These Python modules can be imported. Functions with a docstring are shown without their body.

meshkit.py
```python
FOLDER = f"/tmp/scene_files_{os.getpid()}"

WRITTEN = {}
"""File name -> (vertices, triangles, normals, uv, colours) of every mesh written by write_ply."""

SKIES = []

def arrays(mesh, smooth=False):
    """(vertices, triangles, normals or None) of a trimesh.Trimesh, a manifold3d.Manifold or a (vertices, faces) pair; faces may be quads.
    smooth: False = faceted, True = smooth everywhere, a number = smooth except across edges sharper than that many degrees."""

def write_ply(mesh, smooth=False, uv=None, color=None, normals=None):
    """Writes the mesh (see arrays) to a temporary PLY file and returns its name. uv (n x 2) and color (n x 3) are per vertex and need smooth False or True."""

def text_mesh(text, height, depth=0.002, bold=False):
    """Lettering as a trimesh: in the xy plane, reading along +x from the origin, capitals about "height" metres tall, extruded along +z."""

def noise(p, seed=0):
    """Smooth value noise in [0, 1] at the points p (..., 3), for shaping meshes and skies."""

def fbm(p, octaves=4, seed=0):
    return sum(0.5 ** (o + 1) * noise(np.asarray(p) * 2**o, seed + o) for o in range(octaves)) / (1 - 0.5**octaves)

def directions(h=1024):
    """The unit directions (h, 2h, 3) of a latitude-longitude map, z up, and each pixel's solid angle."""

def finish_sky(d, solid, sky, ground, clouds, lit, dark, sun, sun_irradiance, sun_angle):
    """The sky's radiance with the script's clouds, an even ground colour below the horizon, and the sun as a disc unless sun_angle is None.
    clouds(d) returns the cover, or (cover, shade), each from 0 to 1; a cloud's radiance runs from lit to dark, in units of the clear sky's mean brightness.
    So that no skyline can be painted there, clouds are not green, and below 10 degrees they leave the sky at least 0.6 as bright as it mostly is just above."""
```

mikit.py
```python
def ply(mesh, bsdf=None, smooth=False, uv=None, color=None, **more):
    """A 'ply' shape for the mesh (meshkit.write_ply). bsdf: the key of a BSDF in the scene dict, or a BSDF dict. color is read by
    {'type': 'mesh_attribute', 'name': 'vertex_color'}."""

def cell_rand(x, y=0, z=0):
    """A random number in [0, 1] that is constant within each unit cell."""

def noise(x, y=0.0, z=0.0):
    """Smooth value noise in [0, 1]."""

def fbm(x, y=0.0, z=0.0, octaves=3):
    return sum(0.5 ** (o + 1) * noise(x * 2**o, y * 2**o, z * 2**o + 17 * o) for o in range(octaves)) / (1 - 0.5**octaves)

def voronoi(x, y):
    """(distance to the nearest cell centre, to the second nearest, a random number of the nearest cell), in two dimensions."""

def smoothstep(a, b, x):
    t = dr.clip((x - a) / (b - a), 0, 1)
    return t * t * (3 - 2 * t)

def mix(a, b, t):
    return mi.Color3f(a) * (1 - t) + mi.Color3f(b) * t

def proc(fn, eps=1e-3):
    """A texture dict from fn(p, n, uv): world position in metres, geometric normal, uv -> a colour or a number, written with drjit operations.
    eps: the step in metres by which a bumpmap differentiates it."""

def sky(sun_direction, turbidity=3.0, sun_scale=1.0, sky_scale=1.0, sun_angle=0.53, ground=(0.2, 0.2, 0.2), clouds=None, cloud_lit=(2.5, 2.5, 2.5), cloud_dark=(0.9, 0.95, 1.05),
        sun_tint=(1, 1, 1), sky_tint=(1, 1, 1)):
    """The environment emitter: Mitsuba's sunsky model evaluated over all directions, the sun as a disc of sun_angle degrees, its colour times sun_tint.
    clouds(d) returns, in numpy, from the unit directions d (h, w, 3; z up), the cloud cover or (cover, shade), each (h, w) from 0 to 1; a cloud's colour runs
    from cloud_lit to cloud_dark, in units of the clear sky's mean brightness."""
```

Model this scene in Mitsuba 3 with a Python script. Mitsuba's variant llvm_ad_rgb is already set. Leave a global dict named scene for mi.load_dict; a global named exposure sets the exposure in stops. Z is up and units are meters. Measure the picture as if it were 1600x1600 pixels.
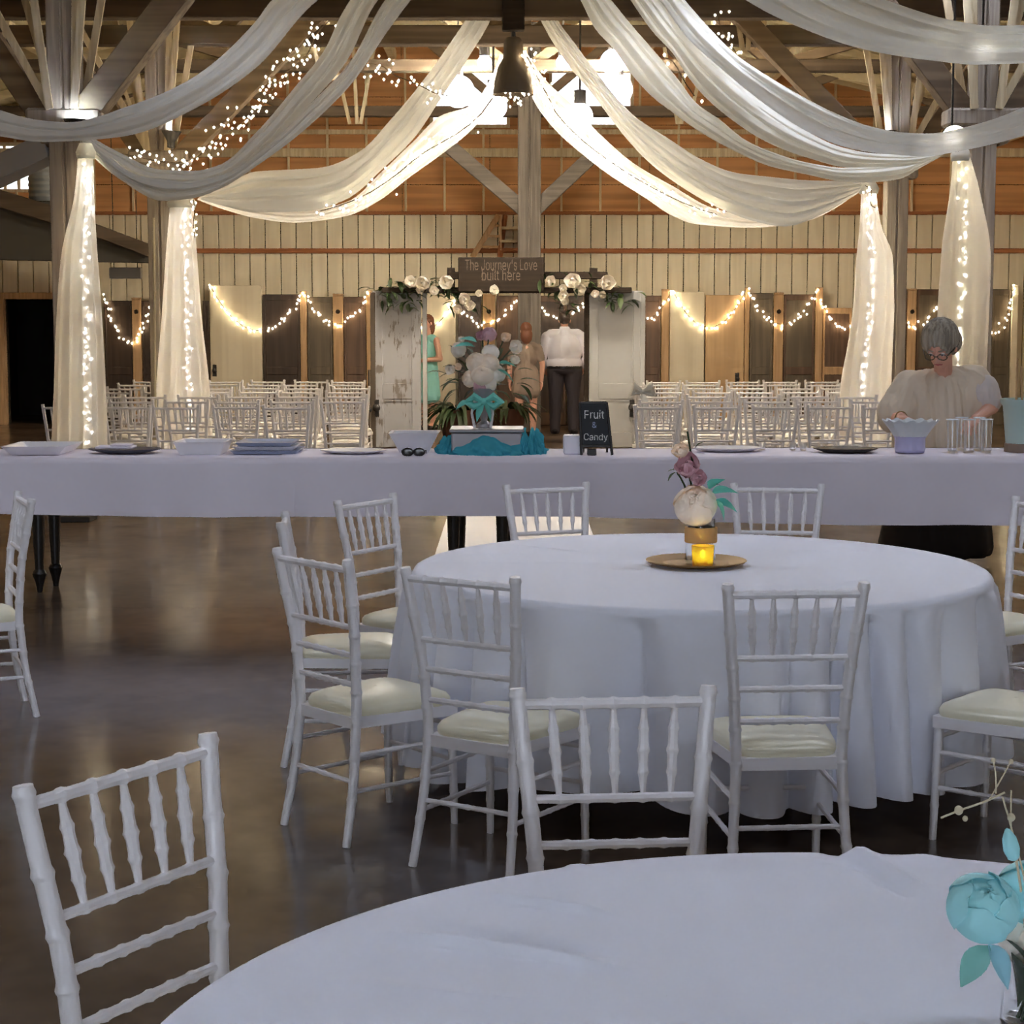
import math, random
import numpy as np
import trimesh
import drjit as dr
import mitsuba as mi
import mikit, meshkit
from manifold3d import Manifold
from scipy.interpolate import PchipInterpolator
from shapely.geometry import Polygon, box as sbox

T = mi.ScalarTransform4f
scene, labels = {'type': 'scene'}, {}

# ------------------------------------------------------------------ camera, sky, exposure
FPX, EYE = 2880.0, 1.66                       # focal length in pixels of the 1600 frame, eye height
PITCH = math.atan2(305.0, FPX)                # looking down a little
scene['camera'] = {'type': 'perspective', 'fov': 2 * math.degrees(math.atan(800 / FPX)), 'fov_axis': 'x', 'near_clip': 0.05, 'far_clip': 500,
                   'to_world': T().look_at(origin=[0, 0, EYE], target=[0, math.cos(PITCH), EYE - math.sin(PITCH)], up=[0, 0, 1])}
exposure = 0.3
scene['daylight'] = {'type': 'constant', 'radiance': {'type': 'rgb', 'value': [3.0, 3.3, 3.7]}}   # overcast sky outside
ADDED_STRIP = np.array([8.4, 9.3, 11.4]) * 1.0      # added fill strips under the roof, out of view
GLOBE = np.array([275.0, 242.0, 194.0])          # warm globe lamps in the roof, some of them added fill
FLOOD = np.array([800.0, 680.0, 480.0])       # clamp floods on the posts
FAIRY = np.array([30.0, 23.0, 14.0])          # fairy bulbs


def S(r, g, b):
    c = np.array([r, g, b]) / 255.0
    return [float(x) for x in np.where(c <= 0.04045, c / 12.92, ((c + 0.055) / 1.055) ** 2.4)]


def rgb(c):
    return {'type': 'rgb', 'value': [float(x) for x in c]}


# ------------------------------------------------------------------ materials
def mat(name, col, rough=0.6, spec=0.5, metal=0.0, two=False, bump=None, **kw):
    c = col if isinstance(col, dict) else rgb(col)
    m = {'type': 'principled', 'base_color': c, 'roughness': rough, 'metallic': metal, **kw}
    if metal == 0:
        m['specular'] = spec
    if bump:
        m = {'type': 'bumpmap', 'arbitrary': bump[0], 'scale': bump[1], 'bsdf': m}
    if two:
        m = {'type': 'twosided', 'bsdf': m}
    scene[name] = m
    return name


def wood(a, b, along, fine=60.0):
    ax = 'xyz'.index(along)

    def fn(p, n, uv):
        s = [p.x * fine, p.y * fine, p.z * fine]
        s[ax] = s[ax] * 0.05
        g = mikit.fbm(s[0], s[1], s[2], 3)
        w = mikit.noise(p.x * 1.7, p.y * 1.7, p.z * 1.7)
        return mikit.mix(a, b, dr.clip(0.75 * mikit.smoothstep(0.3, 0.7, g) + 0.35 * (w - 0.4), 0, 1))
    return mikit.proc(fn)


def concrete(p, n, uv):
    g = mikit.fbm(p.x * 1.3, p.y * 1.3, 0.5, 4)
    h = mikit.fbm(p.x * 14, p.y * 14, 3.0, 3)
    return mikit.mix(S(50, 41, 34), S(82, 69, 57), dr.clip(0.7 * mikit.smoothstep(0.25, 0.75, g) + 0.4 * (h - 0.5), 0, 1))


def concrete_rough(p, n, uv):
    return 0.09 + 0.11 * mikit.fbm(p.x * 2.1, p.y * 2.1, 1.5, 3)


scene['concrete'] = {'type': 'principled', 'base_color': mikit.proc(concrete), 'roughness': mikit.proc(concrete_rough), 'specular': 0.42}
mat('white_resin', S(228, 226, 230), 0.32, 0.5)
mat('far_resin', S(228, 224, 222), 0.35, 0.5)
mat('ivory_vinyl', S(226, 221, 196), 0.28, 0.5, two=True)
mat('silver_vinyl', S(206, 202, 194), 0.12, 0.8)


def weave(p, n, uv):
    return mikit.fbm(p.x * 260, p.y * 260, p.z * 260, 2)


mat('table_linen', S(224, 226, 236), 0.75, 0.25, two=True)
mat('buffet_linen', S(222, 216, 226), 0.75, 0.25, two=True)
scene['sheer'] = {'type': 'principledthin', 'base_color': rgb(S(206, 206, 202)), 'roughness': 0.4, 'diff_trans': 0.4, 'spec_trans': 0.04, 'eta': 1.3}  # shaded copy of the swag cloth, shade put into its greyer colour
scene['sheer_half_lit'] = {'type': 'principledthin', 'base_color': rgb(S(224, 226, 222)), 'roughness': 0.4, 'diff_trans': 0.72, 'spec_trans': 0.06, 'eta': 1.3}  # same swag cloth, brighter light on the right put into its colour
scene['sheer_lit'] = {'type': 'principledthin', 'base_color': rgb(S(238, 234, 228)), 'roughness': 0.4, 'diff_trans': 1.15, 'spec_trans': 0.14, 'eta': 1.3}  # lit copy of the same cloth, glow put into colour and translucency
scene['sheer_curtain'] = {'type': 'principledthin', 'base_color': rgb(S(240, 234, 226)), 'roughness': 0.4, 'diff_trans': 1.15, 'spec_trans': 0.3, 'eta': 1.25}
scene['tulle_teal'] = {'type': 'principledthin', 'base_color': rgb(S(84, 180, 200)), 'roughness': 0.6, 'diff_trans': 0.7, 'spec_trans': 0.0, 'eta': 1.3}
mat('post_wood', wood(S(128, 118, 108), S(158, 148, 136), 'z', 40), 0.8, 0.2)
mat('grey_post', wood(S(92, 86, 80), S(122, 114, 106), 'z', 30), 0.8, 0.2)
mat('grey_brace', wood(S(92, 86, 80), S(122, 114, 106), 'x', 30), 0.8, 0.2)
mat('tie_wood', wood(S(58, 49, 40), S(84, 72, 60), 'x', 14), 0.85, 0.15)
mat('brace_wood', wood(S(78, 64, 50), S(112, 96, 76), 'x', 14), 0.8, 0.2)
mat('pale_wood', wood(S(188, 170, 138), S(214, 200, 170), 'z', 40), 0.75, 0.2)
mat('roof_plank', wood(S(172, 160, 128), S(200, 190, 160), 'y', 9), 0.85, 0.15)
mat('rafter_wood', wood(S(176, 160, 126), S(204, 190, 156), 'x', 12), 0.85, 0.15)
mat('orange_board', wood(S(166, 118, 76), S(196, 146, 98), 'x', 12), 0.8, 0.2)
mat('orange_board_side', wood(S(160, 108, 66), S(192, 138, 88), 'y', 22), 0.8, 0.2)
mat('beige_panel', wood(S(212, 200, 174), S(226, 215, 190), 'z', 12), 0.7, 0.25)
mat('rust_rail', wood(S(120, 72, 44), S(150, 98, 62), 'x', 30), 0.75, 0.2)
mat('dark_gap', S(40, 34, 28), 0.9, 0.1)
mat('tan_frame', wood(S(168, 134, 98), S(194, 160, 122), 'z', 40), 0.65, 0.3)
mat('dark_panel', wood(S(36, 26, 21), S(52, 38, 30), 'z', 20), 0.5, 0.4)
mat('brown_panel', wood(S(64, 46, 34), S(86, 64, 48), 'z', 20), 0.5, 0.4)
mat('green_panel', wood(S(64, 55, 43), S(84, 73, 58), 'z', 20), 0.5, 0.4)
mat('cream_door', wood(S(206, 192, 166), S(222, 210, 186), 'z', 10), 0.55, 0.35)
mat('tan_door', wood(S(186, 152, 112), S(206, 174, 132), 'z', 14), 0.55, 0.35)


def oldpaint(p, n, uv):
    a = mikit.fbm(p.x * 9 + 3, p.z * 6, p.y * 3, 4)
    b = mikit.fbm(p.x * 60, p.z * 12, 7.0, 2)
    t = mikit.smoothstep(0.56, 0.68, 0.75 * a + 0.25 * b)
    return mikit.mix(S(160, 160, 164), S(116, 108, 102), t)


mat('old_paint', mikit.proc(oldpaint), 0.6, 0.3)
mat('white_paint', S(170, 170, 170), 0.5, 0.4)
mat('dark_wood', wood(S(26, 20, 16), S(38, 30, 24), 'x', 40), 0.85, 0.15)
mat('black_wood', S(20, 17, 16), 0.35, 0.5)
mat('black_iron', S(28, 26, 26), 0.45, 0.4)
mat('shade_metal', S(72, 62, 52), 0.5, 0.4)
mat('galvanised', S(150, 156, 158), 0.35, 0.5, metal=0.7)
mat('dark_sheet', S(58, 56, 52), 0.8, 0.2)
mat('chalkboard', S(46, 50, 54), 0.7, 0.3)
mat('chalk', S(215, 215, 215), 0.9, 0.1)
mat('faint_chalk', S(98, 88, 80), 0.9, 0.1)
mat('ceramic', S(238, 236, 240), 0.15, 0.5)
mat('blue_ceramic', S(150, 160, 185), 0.2, 0.5)
mat('slate_plate', S(84, 84, 98), 0.3, 0.5)
mat('dark_plate', S(52, 46, 46), 0.3, 0.5)
mat('gold_plate', S(160, 126, 78), 0.35, 0.5, metal=0.75)
mat('wax', S(232, 230, 240), 0.4, 0.4)
mat('bucket_mint', S(176, 198, 192), 0.3, 0.5)
mat('lilac_glaze', S(188, 186, 222), 0.25, 0.5)
mat('frost_glass', S(222, 228, 232), 0.15, 0.6, two=True)
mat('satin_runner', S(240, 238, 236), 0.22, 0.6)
mat('cable', S(60, 48, 34), 0.7, 0.2)
mat('skin', S(214, 164, 142), 0.55, 0.35)
mat('hair_grey', wood(S(112, 104, 92), S(172, 164, 150), 'z', 70), 0.6, 0.3)
mat('hair_dark', S(44, 34, 28), 0.5, 0.4)
mat('hair_auburn', S(96, 58, 40), 0.5, 0.4)
mat('cream_blouse', S(214, 200, 180), 0.8, 0.2, two=True)
mat('white_shirt', S(226, 220, 226), 0.75, 0.2, two=True)
mat('dark_trousers', S(40, 36, 40), 0.8, 0.2)
mat('black_skirt', S(26, 22, 20), 0.8, 0.2)
mat('teal_dress', S(150, 214, 206), 0.7, 0.25)
mat('taupe_dress', S(128, 112, 100), 0.7, 0.25)
mat('grey_cuff', S(206, 198, 194), 0.7, 0.2)
mat('black_gloss', S(14, 14, 16), 0.12, 0.6)
mat('eye_white', S(235, 232, 228), 0.2, 0.5)
mat('lip', S(176, 96, 92), 0.5, 0.4)
mat('leaf', S(58, 76, 44), 0.5, 0.4, two=True)
mat('leaf_dark', S(36, 50, 28), 0.55, 0.35, two=True)
mat('petal_white', S(255, 248, 236), 0.6, 0.3, two=True)
mat('petal_cream', S(255, 238, 216), 0.6, 0.3, two=True)
mat('petal_pink', S(208, 168, 176), 0.6, 0.3, two=True)
mat('petal_teal', S(160, 222, 228), 0.6, 0.3, two=True)
mat('ribbon_teal', S(112, 200, 188), 0.5, 0.4, two=True)
mat('leaf_teal', S(120, 180, 172), 0.55, 0.35, two=True)
mat('leaf_blue', S(150, 205, 222), 0.55, 0.35, two=True)
mat('dried', S(120, 82, 58), 0.8, 0.2, two=True)
mat('terracotta', S(74, 48, 38), 0.7, 0.2)
mat('box_metal', S(150, 146, 150), 0.4, 0.5, metal=0.4)
mat('burlap', S(190, 148, 96), 0.85, 0.2)
mat('twig', S(196, 186, 160), 0.7, 0.2)
mat('bulb_off', S(240, 225, 180), 0.3, 0.4)
scene['glass'] = {'type': 'dielectric', 'int_ior': 1.45, 'ext_ior': 1.0}
scene['pane'] = {'type': 'thindielectric', 'int_ior': 1.5}
scene['amber_glass'] = {'type': 'principled', 'base_color': rgb(S(255, 190, 90)), 'roughness': 0.15, 'spec_trans': 0.0, 'specular': 0.5}


# ------------------------------------------------------------------ helpers
used = {}


def numbered(key):
    k = used.get(key, -1) + 1
    used[key] = k
    return key if k == 0 else f'{key}_{k:03d}'


def P(px, py, Y):
    """The point at depth Y (metres ahead) that stands at the photograph's pixel."""
    a, b = (px - 800) / FPX, -(py - 800) / FPX
    c, s = math.cos(PITCH), math.sin(PITCH)
    d = np.array([a, c + s * b, -s + c * b])
    return np.array([0, 0, EYE]) + d * (Y / d[1])


def PX(px, Y, z=1.66):
    """World X of a pixel column at depth Y and height z."""
    depth = Y * math.cos(PITCH) - (z - EYE) * math.sin(PITCH)
    return (px - 800) / FPX * depth


def thing(name, label=None, cat=None, group=None, kind=None):
    key = numbered(name)
    tag(key, label, cat, group, kind)
    return key


def tag(key, label=None, cat=None, group=None, kind=None):
    d = {}
    if label: d['label'] = label
    if cat: d['category'] = cat
    if group: d['group'] = group
    if kind: d['kind'] = kind
    if d: labels[key] = d
    return key


def put(key, mesh, m, smooth=35, at=None, label=None, kind=None, emit=None):
    d = mesh if isinstance(mesh, dict) else mikit.ply(mesh, m, smooth=smooth)
    if at is not None: d = {**d, 'to_world': at}
    if emit is not None: d = {**d, 'emitter': {'type': 'area', 'radiance': rgb(emit)}}
    scene[key] = d
    if label or kind: tag(key, label, None, None, kind)
    return key


def part(parent, name, mesh, m, smooth=35, **kw):
    return put(numbered(parent + '__' + name), mesh, m, smooth, **kw)


def whole(name, mesh, m, label, cat, group=None, smooth=35, kind=None, **kw):
    k = thing(name, label, cat, group, kind)
    return put(k, mesh, m, smooth, **kw)


def cat(*ms):
    ms = [m for x in ms for m in (x if isinstance(x, (list, tuple)) else [x])]
    return trimesh.util.concatenate(ms)


def bx(x0, x1, y0, y1, z0, z1, b=0.0):
    x0, x1, y0, y1, z0, z1 = min(x0, x1), max(x0, x1), min(y0, y1), max(y0, y1), min(z0, z1), max(z0, z1)
    if b <= 0:
        m = trimesh.creation.box(extents=[x1 - x0, y1 - y0, z1 - z0])
        m.apply_translation([(x0 + x1) / 2, (y0 + y1) / 2, (z0 + z1) / 2])
        return m
    pts = []
    for i in range(3):
        o = [b, b, b]; o[i] = 0
        for sx in (0, 1):
            for sy in (0, 1):
                for sz in (0, 1):
                    pts.append([(x0 + o[0], x1 - o[0])[sx], (y0 + o[1], y1 - o[1])[sy], (z0 + o[2], z1 - o[2])[sz]])
    return trimesh.convex.convex_hull(np.array(pts))


def bar(p0, p1, w, h, up=(0, 0, 1), b=0.006):
    """A bevelled beam from p0 to p1, w wide and h deep."""
    p0, p1 = np.array(p0, float), np.array(p1, float)
    L = np.linalg.norm(p1 - p0); z = (p1 - p0) / L
    up = np.array(up, float)
    x = np.cross(up, z)
    if np.linalg.norm(x) < 1e-3: x = np.cross([0, 1, 0], z)
    x /= np.linalg.norm(x); y = np.cross(z, x)
    m = bx(-w / 2, w / 2, -h / 2, h / 2, 0, L, b)
    M = np.eye(4); M[:3, 0], M[:3, 1], M[:3, 2], M[:3, 3] = x, y, z, p0
    m.apply_transform(M)
    return m


def tube(pts, r, n=8, caps=True):
    pts = np.asarray(pts, float); k = len(pts)
    r = np.broadcast_to(np.asarray(r, float), (k,))
    tan = np.gradient(pts, axis=0); tan /= np.linalg.norm(tan, axis=1, keepdims=True) + 1e-12
    ref = np.array([1.0, 0, 0]) if abs(tan[0][0]) < 0.8 else np.array([0, 1.0, 0])
    u = np.cross(tan[0], ref); u /= np.linalg.norm(u)
    V = []
    a = np.arange(n) / n * 2 * np.pi
    for i in range(k):
        u = u - tan[i] * (u @ tan[i]); u /= np.linalg.norm(u); w = np.cross(tan[i], u)
        V.append(pts[i] + r[i] * (np.cos(a)[:, None] * u + np.sin(a)[:, None] * w))
    V = np.vstack(V); F = []
    for i in range(k - 1):
        for j in range(n):
            q = i * n + j, i * n + (j + 1) % n
            F += [[q[0], q[1], q[1] + n], [q[0], q[1] + n, q[0] + n]]
    if caps:
        V = np.vstack([V, pts[0], pts[-1]]); c0, c1 = len(V) - 2, len(V) - 1
        for j in range(n):
            F += [[c0, (j + 1) % n, j], [c1, (k - 1) * n + j, (k - 1) * n + (j + 1) % n]]
    return trimesh.Trimesh(V, F, process=False)


def lathe(prof, n=24, at=(0, 0, 0)):
    """Profile [(r, z)...] about z, from bottom to top for an outside surface."""
    pr = np.asarray(prof, float); a = np.arange(n) / n * 2 * np.pi
    V = np.vstack([np.stack([r * np.cos(a), r * np.sin(a), np.full(n, z)], 1) for r, z in pr]); F = []
    for i in range(len(pr) - 1):
        for j in range(n):
            q0, q1 = i * n + j, i * n + (j + 1) % n
            F += [[q0, q1, q1 + n], [q0, q1 + n, q0 + n]]
    m = trimesh.Trimesh(V, F, process=False); m.merge_vertices()
    m.update_faces(m.nondegenerate_faces())
    m.apply_translation(at)
    return m


def sheet(G, wrap=False):
    G = np.asarray(G, float); a, b = G.shape[:2]
    V = G.reshape(-1, 3); F = []
    jj = np.arange(b if wrap else b - 1)
    for i in range(a - 1):
        q0 = i * b + jj; q1 = i * b + (jj + 1) % b
        F.append(np.stack([q0, q1, q1 + b], 1)); F.append(np.stack([q0, q1 + b, q0 + b], 1))
    return trimesh.Trimesh(V, np.vstack(F), process=False)


def smoothcurve(pts, n):
    pts = np.asarray(pts, float)
    s = np.r_[0, np.cumsum(np.linalg.norm(np.diff(pts, axis=0), axis=1))]
    return PchipInterpolator(s / s[-1], pts, axis=0)(np.linspace(0, 1, n))


def ball(p, r, sub=2):
    m = trimesh.creation.icosphere(subdivisions=sub, radius=1.0)
    m.apply_scale(r); m.apply_translation(p)
    return m


def MX(loc=(0, 0, 0), rz=0.0, s=1.0):
    """numpy 4x4: scale, turn about z (radians), move."""
    M = np.eye(4); c, n = math.cos(rz), math.sin(rz)
    s = np.broadcast_to(np.asarray(s, float), (3,))
    M[:3, :3] = np.array([[c, -n, 0], [n, c, 0], [0, 0, 1]]) @ np.diag(s)
    M[:3, 3] = loc
    return M


def moved(mesh, M):
    m = mesh.copy(); m.apply_transform(M)
    return m


def TW(M):
    return T(np.asarray(M, float).tolist())


def oct_balls(pts, r):
    """Many small bulbs as one mesh."""
    V0 = np.array([[1, 0, 0], [-1, 0, 0], [0, 1, 0], [0, -1, 0], [0, 0, 1], [0, 0, -1.4]], float)
    F0 = np.array([[0, 2, 4], [2, 1, 4], [1, 3, 4], [3, 0, 4], [2, 0, 5], [1, 2, 5], [3, 1, 5], [0, 3, 5]])
    pts = np.asarray(pts)
    V = (pts[:, None] + V0[None] * r).reshape(-1, 3)
    F = (F0[None] + 6 * np.arange(len(pts))[:, None, None]).reshape(-1, 3)
    return trimesh.Trimesh(V, F, process=False)


def text_at(s, height, M, depth=0.004, bold=False):
    t = meshkit.text_mesh(s, height, depth, bold)
    b = t.bounds; t.apply_translation([-(b[0][0] + b[1][0]) / 2, 0, 0])
    return moved(t, M)


UPRIGHT = np.array([[1, 0, 0, 0], [0, 0, -1, 0], [0, 1, 0, 0], [0, 0, 0, 1.0]])   # xy plane -> xz plane, facing the camera (-y)

# ------------------------------------------------------------------ the setting
CX = 0.1                                       # centre line of the hall
RIDGE, SLOPE = 6.25, 0.22
YB, YR, XW = 28.5, -5.5, 9.0                   # back wall, rear (open) end, side walls


def roof_z(x):
    return RIDGE - SLOPE * abs(x - CX)


tag('ground_outside', 'pale gravel yard outside the hall', None, None, 'structure')
mat('gravel', S(150, 146, 138), 0.9, 0.1)
put('ground_outside', bx(-60, 60, -60, 90, -0.5, -0.12), 'gravel', False)
tag('floor', 'dark polished concrete floor with saw-cut joints', None, None, 'structure')
put('floor', bx(-XW, XW, YR, YB + 3, -0.12, -0.012), 'dark_gap', False)
slab = None
xs = [-XW, -3.9, 3.9, XW]; ys = [YR, 10.45, 15.2, 19.9, 24.4, YB + 3]
for i in range(3):
    for j in range(len(ys) - 1):
        part('floor', 'slab', bx(xs[i] + .002, xs[i + 1] - .002, ys[j] + .002, ys[j + 1] - .002, -0.05, 0), 'concrete', False)

# roof: boards on rafters
tag('ceiling', 'underside of the board roof on rafters', None, None, 'structure')
put('ceiling', trimesh.Trimesh(*(lambda V: (V, [[0, 1, 4], [0, 4, 3], [1, 2, 5], [1, 5, 4]]))(
    np.array([[x, y, roof_z(x) + 0.06] for y in (YR, YB + .2) for x in (-XW - .3, CX, XW + .3)])), process=False), 'dark_gap', False)
for sgn in (-1, 1):
    edges = np.arange(0.0, 9.21, 0.31)
    for a, b in zip(edges[:-1], edges[1:]):
        x0, x1 = CX + sgn * (a + .004), CX + sgn * (b - .004)
        z0, z1 = roof_z(x0), roof_z(x1)
        V = np.array([[x0, YR, z0], [x1, YR, z1], [x1, YB, z1], [x0, YB, z0]])
        V = np.vstack([V, V + [0, 0, .03]])
        part('ceiling', 'plank', trimesh.convex.convex_hull(V), 'roof_plank', False)
    for k, y in enumerate(np.arange(13.2, YB - .2, 1.22)):
        p0, p1 = [CX, y, RIDGE - .065], [CX + sgn * 9, y, roof_z(CX + 9) - .065]
        part('ceiling', 'rafter', bar(p0, p1, 0.055, 0.11, b=0), 'rafter_wood', False)
    for xx in (1.9, 3.72, 5.6, 7.4):
        part('ceiling', 'purlin', bx(CX + sgn * xx - .05, CX + sgn * xx + .05, YR, YB, roof_z(CX + xx) - .32, roof_z(CX + xx) - .16), 'rafter_wood', False)

# back wall -------------------------------------------------
tag('wall_back', 'end wall of beige ribbed panels below and bare orange boards with pale studs above', None, None, 'structure')
WIN = [(-1.25, -0.03, 4.52, 5.42), (0.56, 1.85, 4.52, 5.42), (-7.95, -7.12, 3.55, 4.3)]   # daylight windows in the end wall
DOOR = (-7.8, -7.02, 1.93)
gable = Polygon([(-XW, 0), (XW, 0), (XW, roof_z(XW)), (CX, RIDGE), (-XW, roof_z(XW))])
holes = [sbox(a, c, b, d) for a, b, c, d in WIN]


def upright(poly, y0, y1):
    """An outline in x and z, extruded from depth y0 to y1."""
    out = []
    for g in getattr(poly, 'geoms', [poly]):
        if g.area < 1e-4: continue
        m = trimesh.creation.extrude_polygon(g, y1 - y0, engine='earcut')
        out.append(moved(m, np.array([[1, 0, 0, 0], [0, 0, -1, y1], [0, 1, 0, 0], [0, 0, 0, 1.0]])))
    return cat(out)


body = gable.difference(sbox(DOOR[0], -1, DOOR[1], DOOR[2]))
for a, b, c, d in WIN: body = body.difference(sbox(a, c, b, d))
put('wall_back', upright(body, YB + .06, YB + .2), 'dark_gap', False)
PW, ZP = 0.2375, 3.24
pan = [mikit.ply(bx(0, PW - .012, 0, .055, 0, ZP, .006), 'beige_panel', smooth=False), mikit.ply(bx(0, PW - .012, 0, .055, 1.95, ZP, .006), 'beige_panel', smooth=False)]
for k in range(int(2 * XW / PW)):
    x = -XW + k * PW
    part('wall_back', 'panel', pan[1 if DOOR[0] - .25 < x < DOOR[1] + .02 else 0], None, at=T().translate([x, YB, 0]))
zrow = [3.245, 3.665, 4.08, 4.21, 4.56, 4.98, 5.4, 5.83, 6.3]
for r in range(len(zrow) - 1):
    for k in range(8):
        x0 = -XW + 2.44 * k - (1.1 if r % 2 else 0)
        pl = sbox(x0 + .004, zrow[r] + .004, x0 + 2.436, zrow[r + 1] - .004).intersection(gable.buffer(-.01))
        for h in holes: pl = pl.difference(h)
        if pl.area > .02: part('wall_back', 'board', upright(pl, YB + .012, YB + .055), 'orange_board', False)
for k in range(31):
    x = -XW + .25 + .594 * k
    top = roof_z(x) - .02
    segs = [(ZP, top)]
    for a, b, c, d in WIN:
        if a - .02 < x < b + .02: segs = [(s0, min(s1, c)) for s0, s1 in segs] + [(d, top)]
    for s0, s1 in segs:
        if s1 - s0 > .1: part('wall_back', 'stud', bx(x - .017, x + .017, YB - .035, YB + .012, s0, s1), 'pale_wood', False)
for z0, z1, m in ((4.08, 4.21, 'pale_wood'), (4.42, 4.49, 'pale_wood'), (3.21, 3.26, 'rust_rail'), (2.63, 2.7, 'rust_rail')):
    for a, b in ((-XW, -3), (-3, 3), (3, XW)):
        part('wall_back', 'rail', bx(a, b, YB - .05, YB + .012, z0, z1, .004), m, False)
for k, (a, b, c, d) in enumerate(WIN):
    key = tag(f'window_{k + 1}', ['bright daylight window high in the gable left of the middle post', 'bright daylight window high in the gable right of the middle post',
                                  'bright window high in the far left corner of the end wall'][k], None, None, 'structure')
    t = .05
    fr = cat(bx(a, b, YB - .02, YB + .1, c, c + t), bx(a, b, YB - .02, YB + .1, d - t, d), bx(a, a + t, YB - .02, YB + .1, c, d), bx(b - t, b, YB - .02, YB + .1, c, d))
    put(key, fr, 'pale_wood', False)
    nx = 3 if k < 2 else 4
    for i in range(1, nx):
        x = a + (b - a) * i / nx
        if k == 2: part(key, 'glazing_bar', bx(x - .02, x + .02, YB + .02, YB + .06, c, d), 'pale_wood', False)
    for i in range(nx):
        x0, x1 = a + (b - a) * i / nx, a + (b - a) * (i + 1) / nx
        part(key, 'pane', sheet([[[x0 + .01, YB + .05, c], [x1 - .01, YB + .05, c]], [[x0 + .01, YB + .05, d], [x1 - .01, YB + .05, d]]]), 'pane', False)
# a dark doorway in the far left corner, a dim store behind it
tag('door_1', 'open dark doorway with a pale frame in the far left corner', None, None, 'structure')
a, b, z = DOOR
put('door_1', cat(bx(a - .12, a, YB - .06, YB + .1, 0, z + .1, .004), bx(b, b + .08, YB - .06, YB + .1, 0, z + .1, .004), bx(a, b, YB - .06, YB + .1, z, z + .1, .004)), 'tan_frame', False)
tag('wall_store', 'dark store behind the doorway', None, None, 'structure')
put('wall_store', cat(bx(a - .6, b + .6, YB + 2.9, YB + 3, 0, 2.6), bx(a - .7, a - .6, YB + .2, YB + 3, 0, 2.6), bx(b + .6, b + .7, YB + .2, YB + 3, 0, 2.6), bx(a - .7, b + .7, YB + .2, YB + 3, 2.5, 2.6)), 'dark_sheet', False)
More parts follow.
